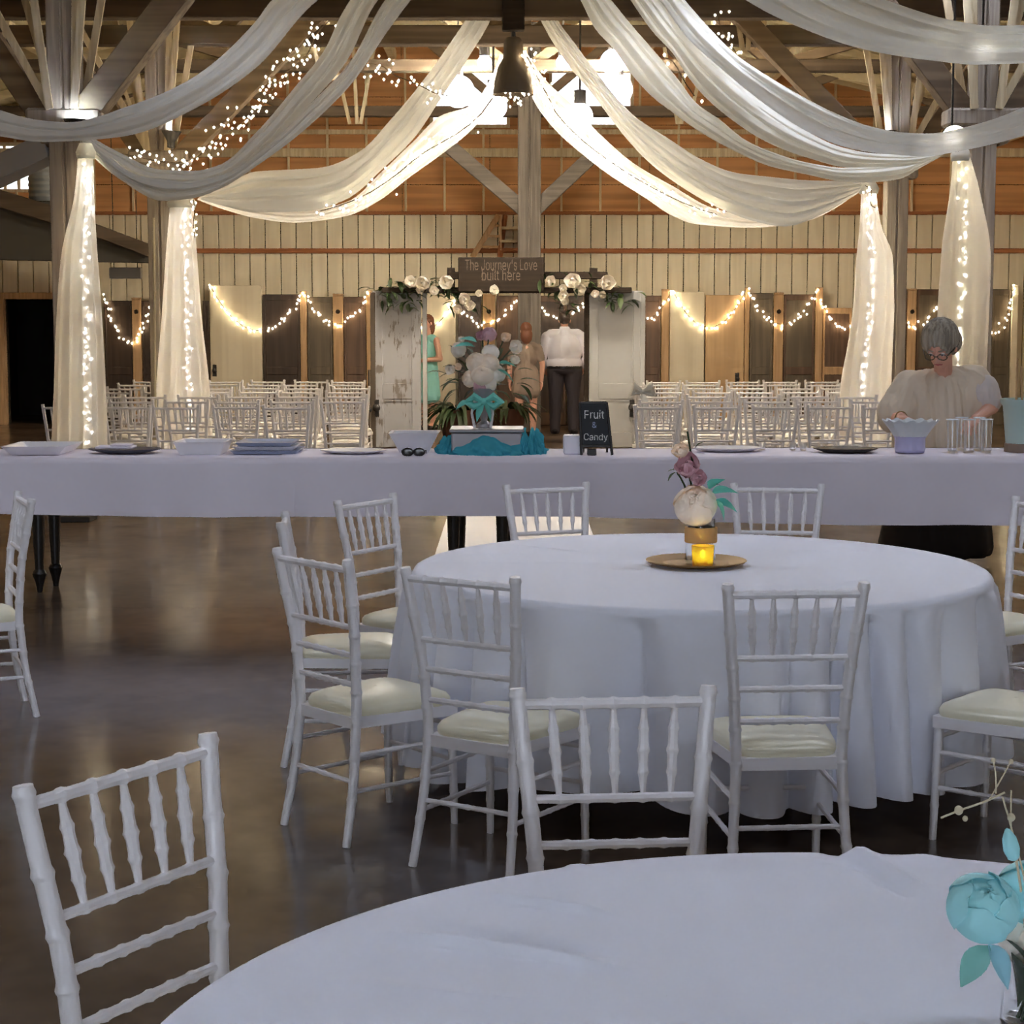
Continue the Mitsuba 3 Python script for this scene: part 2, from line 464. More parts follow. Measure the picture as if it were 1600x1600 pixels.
# side walls
for side, sg in (('left', -1), ('right', 1)):
    key = tag(f'wall_{side}', f'dim boarded side wall on the {side}', None, None, 'structure')
    put(key, bx(sg * XW, sg * (XW + .15), YR, YB + .2, 0, roof_z(XW) + .08), 'dark_gap', False)
    for k in range(28):
        y0 = YR + k * 1.22
        part(key, 'panel', bx(sg * (XW - .03), sg * XW, y0 + .006, y0 + 1.214, 0, 3.3), 'beige_panel', False)
        part(key, 'board', bx(sg * (XW - .03), sg * XW, y0 + .006, y0 + 1.214, 3.31, 4.25), 'orange_board_side', False)
# rear end behind the camera: wall with a wide barn opening
tag('wall_rear', 'rear wall around the wide open barn doorway', None, None, 'structure')
put('wall_rear', upright(gable.difference(sbox(-3.2, -1, 3.2, 3.0)), YR - .15, YR), 'beige_panel', False)

# timber posts -----------------------------------------------
def timber_post(px, Y, w, label, top=None, braces=(), woods=('post_wood', 'brace_wood')):
    x = PX(px, Y, 3)
    key = thing('timber_post', label, None, None, 'structure')
    zt = (roof_z(x) - .3) if top is None else top
    h = w / 2
    part(key, 'shaft', cat(bx(x - h, x - .008, Y - h, Y + h, 0, zt, .008), bx(x + .008, x + h, Y - h, Y + h, 0, zt, .008), bx(x - .01, x + .01, Y - h + .02, Y + h - .02, 0, zt - .01)), woods[0], False)
    part(key, 'base_plate', bx(x - h - .02, x + h + .02, Y - h - .02, Y + h + .02, 0, .05, .005), 'black_iron', False)
    for (z0, dx, z1, wd) in braces:
        s = 1 if dx > 0 else -1
        part(key, 'knee_brace', bar([x + s * h * .5, Y, z0], [x + dx, Y, z1], wd, wd * .9), woods[1], False)
    return key, x


A_Y, B_Y, H_Y, C_Y = 15.0, 18.7, 16.8, 26.1
posts = {}
posts['A'] = timber_post(105, A_Y, .24, 'near left timber post behind the sheer drape, beside the dark doorway', braces=((3.15, 1.35, 4.75, .24), (3.05, -.95, 4.4, .2)))
posts['C'] = timber_post(1533, A_Y, .2, 'near right timber post with a sheer drape, behind the grey-haired woman', braces=((3.15, -1.2, 4.6, .2), (3.05, .95, 4.4, .17)))
posts['B'] = timber_post(251, B_Y, .235, 'second timber post on the left, behind the drape beside the cream door', braces=((3.1, 1.9, 4.95, .2), (3.1, -.95, 4.4, .17)))
posts['D'] = timber_post(1400, B_Y, .215, 'second timber post on the right, behind the drape with the knotted top', braces=((3.1, -1.9, 4.95, .2), (3.1, .95, 4.4, .17)))
posts['M'] = timber_post(827, C_Y, .32, 'middle double timber post behind the old-door archway', top=5.7, braces=((3.15, -1.15, 4.05, .22), (3.15, 1.05, 4.05, .22)), woods=('grey_post', 'grey_brace'))
posts['E'] = timber_post(800 - 3.86 / 11.2 * FPX, 11.2, .22, 'timber post holding the left end of the foremost swag, beside the buffet', braces=((3.05, -.95, 4.4, .17),))
posts['F'] = timber_post(800 + 3.82 / 11.2 * FPX, 11.2, .22, 'timber post holding the right ends of the swags, beside the buffet', braces=((3.05, .95, 4.4, .17),))
for k in 'ABCD':
    key, x = posts[k]
    Y = A_Y if k in 'AC' else B_Y
    part(key, 'capital', cat(bar([x - .3, Y, 3.24], [x + .3, Y, 3.24], .26, .14, b=.02), bar([x - .2, Y, 3.1], [x + .2, Y, 3.1], .24, .14, b=.02)), 'post_wood', False)
    # thin pale web boards fanning up from the capital
    for dx, dz, oy in ((.06, 1.75, -.14), (.17, 1.72, -.16), (.32, 1.66, .14), (-.2, 1.7, -.14), (-.42, 1.55, .14), (-.7, 1.3, -.12)):
        s = 1 if k in 'AB' else -1
        top = min(3.3 + dz, roof_z(x + s * dx) - .1)
        part(key, 'web_board', bar([x + s * (.1 if dx > 0 else -.1), Y + oy, 3.3], [x + s * (dx + .1 * np.sign(dx)), Y + oy, top], .06, .025, up=(0, 1, 0), b=0), 'pale_wood', False)

# roof trusses: tie beam, king post, struts
def truss(n, Y, z0, z1, label):
    key = tag(f'trim_{n}', label, None, None, 'structure')
    put(key, bx(-8.9, 8.9, Y - .1, Y + .1, z0, z1, .01), 'tie_wood', False)
    for sg in (-1, 1):
        for xa, xb in ((.15, 1.6), (3.0, 1.7), (3.1, 4.6), (6.0, 4.7)):
            part(key, 'strut', bar([CX + sg * xa, Y, z1 - .05], [CX + sg * xb, Y, roof_z(CX + xb) - .16], .12, .1, up=(0, 1, 0), b=.004), 'brace_wood', False)
        for xa, xb in ((2.25, 2.3), (2.35, 2.62), (2.2, 1.95), (5.3, 5.5), (5.2, 5.0)):
            part(key, 'web_board', bar([CX + sg * xa, Y - .1, z1 - .25], [CX + sg * xb, Y - .1, roof_z(CX + xb) - .16], .05, .02, up=(0, 1, 0), b=0), 'pale_wood', False)
        part(key, 'principal_rafter', bar([CX, Y, RIDGE - .24], [CX + sg * 8.9, Y, roof_z(CX + 8.9) - .24], .16, .16), 'rafter_wood', False)
    part(key, 'king_post', bx(CX - .09, CX + .09, Y - .09, Y + .09, z1, RIDGE - .2, .006), 'brace_wood', False)


truss(1, H_Y, P(800, 27, H_Y - .1)[2], 4.74, 'dark tie beam across the top of the hall, carrying the drapes')
truss(2, B_Y + .15, 4.36, 4.55, 'second tie beam, over the second pair of posts')
truss(3, 22.4, 4.56, 4.7, 'third tie beam, before the gable windows')
truss(4, C_Y, 4.43, 4.57, 'farthest tie beam, on the middle post')

# low dark roof of the shed in the left aisle and metal duct above it
key = thing('shed_roof', 'dark sloping sheet roof low in the left aisle, below the corner window', 'shed roof')
V = [P(-60, 292, 24.5), P(92, 338, 24.5), P(235, 392, 24.5), P(235, 404, 24.5), P(92, 398, 24.5), P(-60, 398, 24.5)]
V = np.array(V); V2 = V + [0, 2.5, 0]
part(key, 'fascia', cat(bar(V[0], V[1], .1, .22), bar(V[1], V[2], .1, .16)), 'tie_wood', False)
part(key, 'sheet', trimesh.convex.convex_hull(np.vstack([V[[0, 1, 2, 3, 5]] + [0, .06, -.05], V2[[0, 1, 2, 3, 5]]])), 'dark_sheet', False)
for q in (0.5, -1.55):
    x = V[1][0] - .2 + q
    part(key, 'support_post', bx(x - .06, x + .06, 24.6, 24.72, 0, V[4][2] + .1, .005), 'dark_wood', False)
key = thing('metal_tank', 'grey ribbed metal tank high in the left aisle before the corner window', 'tank')
c = P(66, 280, 25.4)
prof = [(.0, -.3), (.17, -.3)] + [(.18 + .012 * (i % 2), -.28 + .04 * i) for i in range(14)] + [(.17, .28), (0, .3)]
part(key, 'drum', lathe(prof, 28, c), 'galvanised', 30)
part(key, 'stand', bx(c[0] - .12, c[0] + .12, c[1] - .12, c[1] + .12, c[2] - .62, c[2] - .3), 'dark_sheet', False)
key = thing('white_brace', 'slanting whitewashed timber left of the near left post', 'timber brace', None, 'structure')
part(key, 'beam', bar(P(-70, 300, A_Y + .6), P(84, 228, A_Y), .2, .2), 'white_paint', False)
# side cables and fluorescent strip on the left
key = thing('unlit_strip_lamp', 'short unlit white strip lamp hanging between the two left drapes', 'strip lamp')
a, b = P(170, 418, 27), P(220, 430, 27)
part(key, 'housing', bx(a[0], b[0], 27.0, 27.12, b[2] - .05, a[2], .01), 'white_paint', False)
for x in (a[0] + .06, b[0] - .06): part(key, 'chain', tube([[x, 27.06, a[2] - .01], [x, 27.06, roof_z(x) - .03]], .006, 5), 'black_iron')
a = P(240, 340, 18.3); b = P(240, 600, 18.3)
whole('pull_rope', tube([a, (a + b) / 2 + [.01, 0, 0], [b[0], b[1], 0.0]], .012, 6), 'twig', 'pale rope hanging straight down beside the second left post', 'rope')

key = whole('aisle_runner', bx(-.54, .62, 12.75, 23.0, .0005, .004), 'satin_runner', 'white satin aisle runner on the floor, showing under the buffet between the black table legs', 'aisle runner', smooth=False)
# ------------------------------------------------------------------ lamps
def disk(c, r, n=24, up=-1):
    a = np.arange(n) / n * 2 * np.pi * (1 if up > 0 else -1)
    V = np.vstack([[c], np.stack([c[0] + r * np.cos(a), c[1] + r * np.sin(a), np.full(n, c[2])], 1)])
    return trimesh.Trimesh(V, [[0, 1 + i, 1 + (i + 1) % n] for i in range(n)], process=False)


spots = ['left above the near table', 'right above the near table', 'left above the far table', 'right above the far table', 'left over the buffet', 'right over the buffet', 'left before the near posts', 'right before the near posts', 'over the right aisle']
for k, (x, y) in enumerate([(-2.7, 2.6), (2.9, 2.6), (-2.7, 7.2), (2.9, 7.2), (-2.6, 9.9), (2.8, 9.9), (-1.8, 13.9), (2.4, 14.6), (5.6, 13.9)]):  # unseen strips added to light tables, buffet and drapes
    key = thing('ceiling_strip_lamp', f'added fill strip lamp out of view under the roof, {spots[k]}', 'strip lamp')
    z = 4.3 if y < 13 else 4.62
    part(key, 'housing', bx(x - 1.25, x + 1.25, y - .2, y + .2, z + .01, z + .09, .01), 'white_paint', False)
    part(key, 'tube', sheet([[[x - 1.2, y - .17, z], [x - 1.2, y + .17, z]], [[x + 1.2, y - .17, z], [x + 1.2, y + .17, z]]]), 'bulb_off', False, emit=ADDED_STRIP * ((.3 if x < 0 else 1.6) if y > 13 else .42 if y > 9 else .95 if y > 5 else 3.3 if x < 0 else 1.8))
    for s in (-1, 1): part(key, 'chain', tube([[x + s, y, z + .08], [x + s, y, roof_z(x + s)]], .006, 5), 'black_iron')

for px, py, Y, r, lab in ((716, 143, 21.9, .19, 'large round lamp left of the bell-shaped shade'), (757, 98, 21.9, .085, 'small round lamp left above the bell-shaped shade'), (880, 98, 21.9, .085, 'small round lamp right above the bell-shaped shade'),
                          (958, 97, 21.9, .15, 'round lamp half behind a sheer swag, right of the roof middle'), (966, 140, 21.9, .17, 'lowest round lamp right of the roof middle, before the gable window'),
                          (771, 166, 19.0, .14, 'round lamp left below the bell-shaped shade, behind the glowing swag'), (906, 182, 18.3, .13, 'round lamp shining through the glowing swag right of the bell-shaped shade'),
                          (1280, -30, 20, .16, 'fill lamp added out of view above the right ceremony chairs'), (640, -40, 21.5, .16, 'fill lamp added out of view above the archway aisle')):  # last pair added out of view to light the end wall
    key = thing('globe_lamp', f'glaring {lab}', 'globe lamp')
    c = P(px, py, Y)
    part(key, 'globe', ball(c, r, 2), 'bulb_off', True, emit=GLOBE * (.45 if py > 160 else 1))
    part(key, 'socket', lathe([(.0, r * .9), (.06, r * .92), (.06, r + .12), (0, r + .13)], 12, c), 'black_iron', 40)
    part(key, 'rod', tube([c + [0, 0, r + .1], [c[0], c[1], roof_z(c[0])]], .012, 6), 'black_iron')

for px, py, Y, lab, tgt in ((119, 187, 14.78, 'clamp lamp shining up the near left post', (.02, 0, 1)), (1541, 76, 11.95, 'upper clamp lamp by the near right post, glowing through the top swag', (0, -1, .25)),
                            (1492, 216, 13.4, 'lower clamp lamp by the near right post, glowing through the swag', (0, -1, .1)), (268, 205, 18.4, 'clamp lamp shining up the second left post', (.05, 0, 1)),
                            (1385, 205, 18.4, 'clamp lamp shining up the second right post', (-.05, 0, 1))):
    key = thing('clamp_lamp', lab, 'clamp lamp')
    c = P(px, py, Y); d = np.array(tgt, float); d /= np.linalg.norm(d)
    R = trimesh.geometry.align_vectors([0, 0, 1], d); R[:3, 3] = c
    part(key, 'reflector', moved(lathe([(.0, -.16), (.035, -.16), (.04, -.1), (.1, 0), (.094, 0), (.035, -.09), (0, -.095)], 20), R), 'black_iron', 40)
    k2 = 12.0 if tgt[2] > .5 else .35
    if tgt[2] < .5: part(key, 'cord', tube([c + [0, .1, 0], c + [0, .1, .3], [c[0], c[1] + .1, roof_z(c[0])]], .008, 6), 'black_iron')
    part(key, 'bulb', moved(ball((0, 0, -.035), .045, 2), R), 'bulb_off', True, emit=FLOOD * k2)

key = thing('bell_lamp_shade', 'dark bell-shaped lamp shade hanging unlit below the middle of the tie beam', 'lamp shade')
c = P(802, 148, H_Y - .05)
part(key, 'shade', lathe([(.185, 0), (.18, .01), (.165, .12), (.135, .24), (.09, .32), (.085, .46), (.06, .5), (.0, .51), (.055, .48), (.07, .33), (.12, .24), (.15, .12), (.175, .0), (.185, 0)], 32, c), 'shade_metal', 40)
part(key, 'stem', tube([c + [0, 0, .48], c + [0, 0, .62]], .02, 8), 'black_iron')
part(key, 'drop_timber', bx(c[0] - .1, c[0] + .1, c[1] - .09, c[1] + .02, c[2] + .55, c[2] + 1.1, .01), 'dark_wood', False)
part(key, 'bulb', ball(c + [0, 0, .12], .05, 2), 'ceramic', True)

# ------------------------------------------------------------------ sheer drapes
def swag(label, upper, lower, folds=3, amp=.022, sag=.05, flip=1, n=72, m=26, seed=0):
    """A gathered sheer length: two edges given as (pixel x, pixel y, depth)."""
    U = smoothcurve([P(*q) for q in upper], n); L = smoothcurve([P(*q) for q in lower], n)
    v = np.linspace(0, 1, m)[None, :, None]
    G = U[:, None] * (1 - v) + L[:, None] * v
    W = np.linalg.norm(U - L, axis=1)[:, None]
    s = np.linspace(0, 1, n)[:, None]; vv = v[..., 0]
    env = np.sin(np.pi * np.clip(vv, 0, 1)) ** .6
    rip = np.sin(2 * np.pi * (folds * vv + .35 * np.sin(5 * s + seed) + seed)) + .5 * np.sin(2 * np.pi * (folds * 2.3 * vv - .5 * s + 2 * seed))
    a = np.minimum(amp, W * .09)
    G[..., 1] -= sag * np.sin(np.pi * vv) * np.minimum(1, W / .25) * 1.6 + a * rip * env
    G[..., 2] += .45 * a * np.cos(2 * np.pi * (folds * vv + .35 * np.sin(5 * s + seed) + seed)) * env
    key = thing('sheer_swag', label, 'drape')
    put(key, sheet(G), 'sheer_lit' if 'glowing' in label else 'sheer_half_lit' if 'near right' in label or 'right edge' in label or 'top right' in label else 'sheer', True)  # copy of the cloth picked by how brightly the swag is lit
    return U, L


swag('sheer white swag sweeping off the left edge above the near left post',
     [(800, -110, 16.5), (600, -80, 16), (425, 0, 15.2), (400, 33, 15), (300, 122, 14.2), (200, 166, 13.5), (100, 191, 12.9), (50, 186, 12.6), (0, 172, 12.2), (-170, 95, 11.2)],
     [(805, -90, 16.5), (640, -70, 16), (497, 0, 15.2), (400, 106, 14.6), (300, 172, 14), (200, 212, 13.4), (100, 221, 12.9), (50, 221, 12.6), (0, 213, 12.2), (-170, 155, 11.2)], 2, .03, seed=.1)
swag('wide sheer swag from the roof middle to the near left post, upper strip',
     [(800, -100, 16.4), (600, -60, 16), (535, 20, 15.7), (507, 78, 15.6), (460, 137, 15.5), (400, 207, 15.3), (342, 258, 15.1), (300, 267, 15), (250, 265, 14.95), (190, 240, 14.9), (140, 212, 14.88)],
     [(805, -90, 16.4), (660, -60, 16), (587, 5, 15.7), (542, 95, 15.6), (470, 178, 15.5), (410, 240, 15.3), (350, 280, 15.1), (290, 293, 15), (225, 285, 14.95), (165, 250, 14.9), (130, 222, 14.88)], 2, .03, seed=.5)
swag('narrow sheer swag to the near left post, lower strip of the pair',
     [(810, -100, 16.3), (660, -50, 15.9), (602, 0, 15.6), (548, 95, 15.5), (475, 172, 15.4), (410, 234, 15.2), (350, 272, 15), (290, 283, 14.9), (220, 275, 14.84), (165, 240, 14.8), (136, 214, 14.8)],
     [(815, -90, 16.3), (690, -50, 15.9), (642, 0, 15.6), (607, 47, 15.55), (550, 130, 15.45), (477, 202, 15.35), (400, 260, 15.1), (350, 292, 15), (300, 310, 14.9), (255, 314, 14.86), (187, 280, 14.8), (150, 250, 14.8), (124, 222, 14.8)], 2, .03, seed=.9)
swag('grey-lit sheer swag from behind the tie beam to the second left post',
     [(745, -10, 16.95), (732, 22, 17), (700, 72, 17.2), (650, 140, 17.5), (612, 185, 17.7), (560, 238, 18), (500, 262, 18.2), (400, 268, 18.4), (350, 290, 18.5), (318, 305, 18.5)],
     [(778, -10, 16.95), (770, 22, 17), (735, 85, 17.2), (685, 160, 17.5), (650, 212, 17.7), (600, 262, 18), (540, 312, 18.2), (480, 330, 18.3), (400, 332, 18.4), (350, 322, 18.5), (312, 311, 18.5)], 3, .035, seed=.3)
swag('glowing sheer swag with fairy lights inside, on the left below the bell-shaped shade',
     [(780, 85, 17), (765, 125, 17.1), (735, 165, 17.3), (690, 180, 17.5), (645, 222, 17.8), (600, 265, 18.05), (540, 316, 18.3), (480, 328, 18.4), (400, 322, 18.5), (350, 312, 18.6), (314, 306, 18.65)],
     [(795, 85, 17), (780, 145, 17.1), (740, 200, 17.3), (690, 241, 17.5), (640, 277, 17.8), (590, 315, 18.05), (540, 338, 18.3), (460, 348, 18.4), (400, 341, 18.5), (345, 326, 18.6), (308, 312, 18.65)], 3, .03, seed=.7)
swag('grey-lit sheer swag from behind the tie beam to the second right post',
     [(858, -10, 16.95), (866, 20, 17), (900, 70, 17.2), (935, 117, 17.4), (970, 160, 17.6), (990, 180, 17.7), (1050, 220, 17.95), (1092, 247, 18.1), (1150, 270, 18.25), (1200, 276, 18.3), (1270, 282, 18.4), (1330, 283, 18.45), (1362, 285, 18.48)],
     [(830, -10, 16.95), (840, 21, 17), (860, 60, 17.2), (892, 107, 17.4), (920, 140, 17.55), (975, 212, 17.8), (1012, 252, 17.95), (1050, 282, 18.1), (1117, 322, 18.25), (1180, 346, 18.3), (1225, 354, 18.35), (1290, 332, 18.4), (1325, 312, 18.45), (1350, 296, 18.48)], 4, .035, seed=.2)
swag('glowing sheer swag with fairy lights inside, on the right below the bell-shaped shade',
     [(822, 80, 17.1), (850, 122, 17.2), (895, 165, 17.5), (940, 212, 17.8), (990, 255, 18.05), (1050, 290, 18.25), (1117, 326, 18.4), (1180, 338, 18.5), (1260, 322, 18.58), (1340, 296, 18.62)],
     [(812, 80, 17.1), (832, 153, 17.2), (862, 197, 17.4), (917, 247, 17.8), (950, 272, 17.95), (1012, 312, 18.15), (1050, 337, 18.25), (1087, 350, 18.35), (1170, 356, 18.5), (1250, 348, 18.58), (1336, 304, 18.62)], 3, .03, seed=.6)
swag('sheer swag falling from the roof middle to the near right post, lower strip',
     [(830, -100, 16.4), (930, -30, 15.8), (955, 0, 15.7), (985, 37, 15.6), (1020, 77, 15.5), (1062, 127, 15.4), (1087, 160, 15.3), (1125, 187, 15.25), (1162, 217, 15.2), (1200, 235, 15.1), (1262, 254, 15), (1320, 262, 14.95), (1400, 256, 14.88), (1470, 240, 14.84)],
     [(825, -90, 16.4), (890, -30, 15.8), (907, 0, 15.7), (930, 45, 15.6), (960, 78, 15.5), (990, 120, 15.45), (1020, 152, 15.4), (1050, 175, 15.3), (1100, 210, 15.25), (1150, 237, 15.2), (1200, 259, 15.1), (1262, 273, 15), (1312, 283, 14.95), (1360, 285, 14.9), (1405, 280, 14.88), (1437, 263, 14.86), (1468, 246, 14.84)], 3, .03, seed=.45)
swag('sheer swag falling from the roof middle to the near right post, upper strip',
     [(840, -100, 16.3), (1000, -35, 15.7), (1030, 0, 15.55), (1075, 60, 15.4), (1130, 110, 15.25), (1200, 166, 15.1), (1262, 206, 14.95), (1312, 229, 14.85), (1360, 239, 14.8), (1420, 242, 14.78), (1476, 238, 14.76)],
     [(835, -90, 16.3), (965, -30, 15.7), (985, 0, 15.55), (1020, 50, 15.4), (1050, 82, 15.35), (1075, 120, 15.3), (1100, 150, 15.25), (1150, 192, 15.1), (1200, 223, 15), (1260, 246, 14.9), (1330, 262, 14.84), (1400, 261, 14.8), (1472, 243, 14.76)], 3, .03, seed=.15)
swag('sheer swag running off the right edge, lit bright where a clamp lamp shines through',
     [(850, -100, 16.3), (1045, -30, 15.6), (1070, 0, 15.5), (1105, 40, 15.3), (1150, 85, 15), (1200, 119, 14.7), (1262, 155, 14.4), (1312, 180, 14.1), (1362, 198, 13.8), (1412, 207, 13.5), (1470, 207, 13.1), (1540, 190, 12.6), (1600, 167, 12.2), (1752, 85, 11.2)],
     [(845, -90, 16.3), (1005, -30, 15.6), (1030, 0, 15.5), (1075, 60, 15.2), (1130, 110, 15), (1200, 166, 14.7), (1262, 206, 14.4), (1320, 230, 14.1), (1400, 242, 13.6), (1460, 243, 13.2), (1530, 230, 12.7), (1600, 212, 12.2), (1752, 150, 11.2)], 2, .03, seed=.85)
swag('broad nearest sheer swag across the top right corner',
     [(860, -230, 15), (1100, -190, 14), (1330, -20, 12.6), (1385, 0, 12.3), (1450, 22, 12), (1500, 34, 11.7), (1550, 40, 11.4), (1600, 39, 11.25), (1762, 10, 11.15)],
     [(855, -220, 15), (1010, -110, 14), (1165, 0, 13), (1200, 20, 12.8), (1260, 47, 12.5), (1330, 72, 12.2), (1400, 87, 11.9), (1460, 95, 11.7), (1530, 101, 11.4), (1600, 99, 11.25), (1762, 72, 11.15)], 3, .03, seed=.35)


def hanging_drape(label, rows, Y, lobes=9, seed=0, n=40, m=72):
    """A closed, fluted fall of sheer cloth: rows of (pixel y, pixel x left, pixel x right) from top to bottom; the last row reaches the floor."""
    rng = np.random.default_rng(seed)
    ctr, half = [], []
    for py, xl, xr in rows:
        p, q = P(xl, py, Y), P(xr, py, Y)
        ctr.append([(p[0] + q[0]) / 2, Y, p[2]]); half.append((q[0] - p[0]) / 2)
    ctr = np.array(ctr); half = np.array(half)
    t = np.linspace(0, 1, n); key_t = (ctr[0, 2] - ctr[:, 2]) / (ctr[0, 2] - ctr[-1, 2])
    C = PchipInterpolator(key_t, ctr, axis=0)(t); Hh = PchipInterpolator(key_t, half)(t)
    a = np.linspace(.93 * np.pi, 2.07 * np.pi, m)
    ph = rng.uniform(0, 6.28, 3)
    G = np.zeros((n, m, 3))
    for i in range(n):
        fl = 1 + (.03 + .13 * t[i]) * (np.sin(lobes * a + ph[0] + .6 * np.sin(3 * t[i] + ph[1])) + .4 * np.sin((2 * lobes - 1) * a + ph[2]))
        fl = fl / fl.max()
        G[i, :, 0] = C[i, 0] + Hh[i] * fl * np.cos(a)
        G[i, :, 1] = C[i, 1] + min(Hh[i], .30) * .75 * fl * np.sin(a)
        G[i, :, 2] = C[i, 2]
    m_ = sheet(G)
    key = thing('hanging_drape', label, 'drape')
    part(key, 'cloth', m_, 'sheer_curtain', True)
    top = tube([C[0] + [0, 0, -.08], C[0] + [0, 0, -.03], C[0] + [0, 0, .04]], [Hh[0] * 1.15, Hh[0] * 1.3, Hh[0] * .8], 14)
    part(key, 'gathered_top', top, 'sheer', True)
    return C, Hh


dA = hanging_drape('sheer drape falling down the near left post, lit from inside, left of the ceremony chairs', [(232, 122, 146), (300, 117, 148), (400, 96, 155), (500, 88, 163), (600, 84, 169), (700, 80, 172), (790, 77, 175)], 14.72, 9, 1)
dB = hanging_drape('brightest sheer drape, down the second left post beside the cream door', [(312, 266, 302), (400, 259, 309), (500, 252, 317), (600, 244, 328), (750, 238, 336)], 18.45, 8, 2)
dC = hanging_drape('sheer drape down the near right post, behind the grey-haired woman', [(236, 1489, 1513), (300, 1484, 1532), (400, 1470, 1550), (500, 1463, 1547), (600, 1460, 1543), (700, 1456, 1546), (812, 1452, 1550)], 14.72, 8, 3)
dD = hanging_drape('sheer drape with a knotted top down the second right post, left of the grey-haired woman', [(290, 1345, 1370), (350, 1342, 1377), (400, 1336, 1396), (470, 1331, 1399), (540, 1321, 1397), (600, 1310, 1396), (750, 1300, 1400)], 18.45, 8, 4)

# ------------------------------------------------------------------ fairy lights
def fairy(label, pts, per_m=14, jit=.05, r=.011, seed=0, group=None, e=1.0, twist=.0):
    rng = np.random.default_rng(100 + seed)
    pts = np.asarray(pts, float)
    L = np.linalg.norm(np.diff(pts, axis=0), axis=1).sum()
    n = max(6, int(L * per_m))
    B = smoothcurve(pts, n) + rng.normal(0, jit, (n, 3)) * [1, .6, 1]
    key = thing('fairy_lights', label, 'string lights', group)
    part(key, 'cord', tube(smoothcurve(pts, max(8, int(L * 6))) , .004, 4), 'cable')
    part(key, 'bulb', oct_balls(B, r), 'bulb_off', False, kind='stuff', emit=FAIRY * e)


def fp(lst, dY=0): return [P(x, y, Y + dY) for x, y, Y in lst]


fairy('thick run of fairy lights from the roof middle down to the second left post', fp([(540, 20, 17.3), (500, 45, 17.4), (480, 85, 17.5), (440, 120, 17.7), (405, 172, 17.9), (370, 198, 18), (335, 222, 18.1), (300, 250, 18.2), (265, 255, 18.2), (230, 248, 18.2), (190, 240, 18.1)]), 60, .065, .0125, 1)
fairy('short run of fairy lights between the left swags, below the tie beam', fp([(560, 108, 17), (590, 98, 17), (610, 115, 17), (628, 122, 17), (655, 133, 17.05), (678, 145, 17.1), (700, 150, 17.1)]), 40, .05, .012, 2)
fairy('fairy lights swagged under the bell-shaped shade', fp([(775, 140, 16.7), (788, 150, 16.68), (802, 156, 16.66), (818, 152, 16.68), (832, 142, 16.7)]), 60, .03, .011, 3)
fairy('golden knot of fairy lights beside the bell-shaped shade', fp([(818, 80, 16.6), (830, 100, 16.7), (842, 125, 16.8), (856, 150, 16.9), (868, 175, 17)]), 90, .04, .0105, 4)
fairy('fairy lights inside the glowing left swag', fp([(772, 150, 17.4), (745, 185, 17.5), (715, 208, 17.7), (660, 240, 17.95), (610, 280, 18.2), (560, 310, 18.4), (500, 330, 18.5)], -.42), 34, .045, .0105, 5, e=1.6)
fairy('fairy lights inside the glowing right swag', fp([(868, 175, 17.4), (905, 215, 17.8), (950, 250, 18.05), (1010, 288, 18.35), (1070, 318, 18.5), (1120, 335, 18.6)], -.42), 38, .045, .0105, 6, e=1.6)
fairy('loose fairy lights high between the right swags', fp([(1122, 20, 16.2), (1125, 40, 16.2), (1135, 60, 16.2), (1150, 82, 16.2)]), 44, .05, .0115, 7)
fairy('sparse fairy lights in the gap between the right swags', fp([(1030, 88, 16.2), (1050, 95, 16.2), (1068, 125, 16.2), (1085, 150, 16.2)]), 8, .04, .014, 8)
for d, lab, sd in ((dA, 'fairy lights hanging inside the near left drape', 10), (dB, 'fairy lights hanging inside the second left drape', 11), (dC, 'fairy lights hanging inside the near right drape', 12), (dD, 'fairy lights hanging inside the second right drape', 13)):
    C, Hh = d
    off = np.array([[.25 * h if sd < 12 else -.1 * h, 0, 0] for h in Hh])
    fairy(lab, (C + off)[:-4], 26, .018, .012, sd, e={10: 2.2, 11: 6.5, 12: 1.2, 13: 4.5}[sd])
fairy('short tail of fairy lights down the edge of the second left drape', fp([(302, 312, 18.2), (304, 330, 18.2), (302, 350, 18.2), (305, 372, 18.2)]), 36, .02, .011, 14)
fairy('tuft of fairy lights at the knotted top of the second right drape', fp([(1352, 290, 18.2), (1362, 300, 18.2), (1360, 318, 18.2), (1368, 325, 18.2)]), 60, .03, .011, 15)
# ------------------------------------------------------------------ row of old doors along the end wall
DY = YB - .22


def X_(px, Y=DY): return PX(px, Y, 1.2)


def wall_door(x0, x1, ytop, frame, panel, label, knob=None, stile=.06, cat_='door', lower=True):
    a, b = X_(x0), X_(x1); z = P(800, ytop, DY)[2]
    key = thing('old_door', label, cat_)
    y0, y1 = DY - .02, DY + .025
    if frame is None:
        part(key, 'slab', bx(a, b, y0, y1, .01, z, .006), panel, False)
    else:
        for s0, s1 in ((a, a + stile), (b - stile, b)): part(key, 'stile', bx(s0, s1, y0, y1, .01, z, .005), frame, False)
        for r0, r1 in ((.01, .2), (.78, .9), (z - .09, z)): part(key, 'rail', bx(a + stile, b - stile, y0, y1, r0, r1, .005), frame, False)
        part(key, 'panel', bx(a + stile - .01, b - stile + .01, y0 + .018, y1 - .008, .18, .8), panel, False)
        part(key, 'panel', bx(a + stile - .01, b - stile + .01, y0 + .018, y1 - .008, .88, z - .07), panel, False)
    if knob is not None:
        c = P(knob[0], knob[1], y0 - .03)
        part(key, 'knob', ball(c, .035, 2), 'black_iron', True)
        part(key, 'backplate', bx(c[0] - .03, c[0] + .03, y0 - .012, y0 + .004, c[2] - .09, c[2] + .09, .004), 'black_iron', False)
    return key


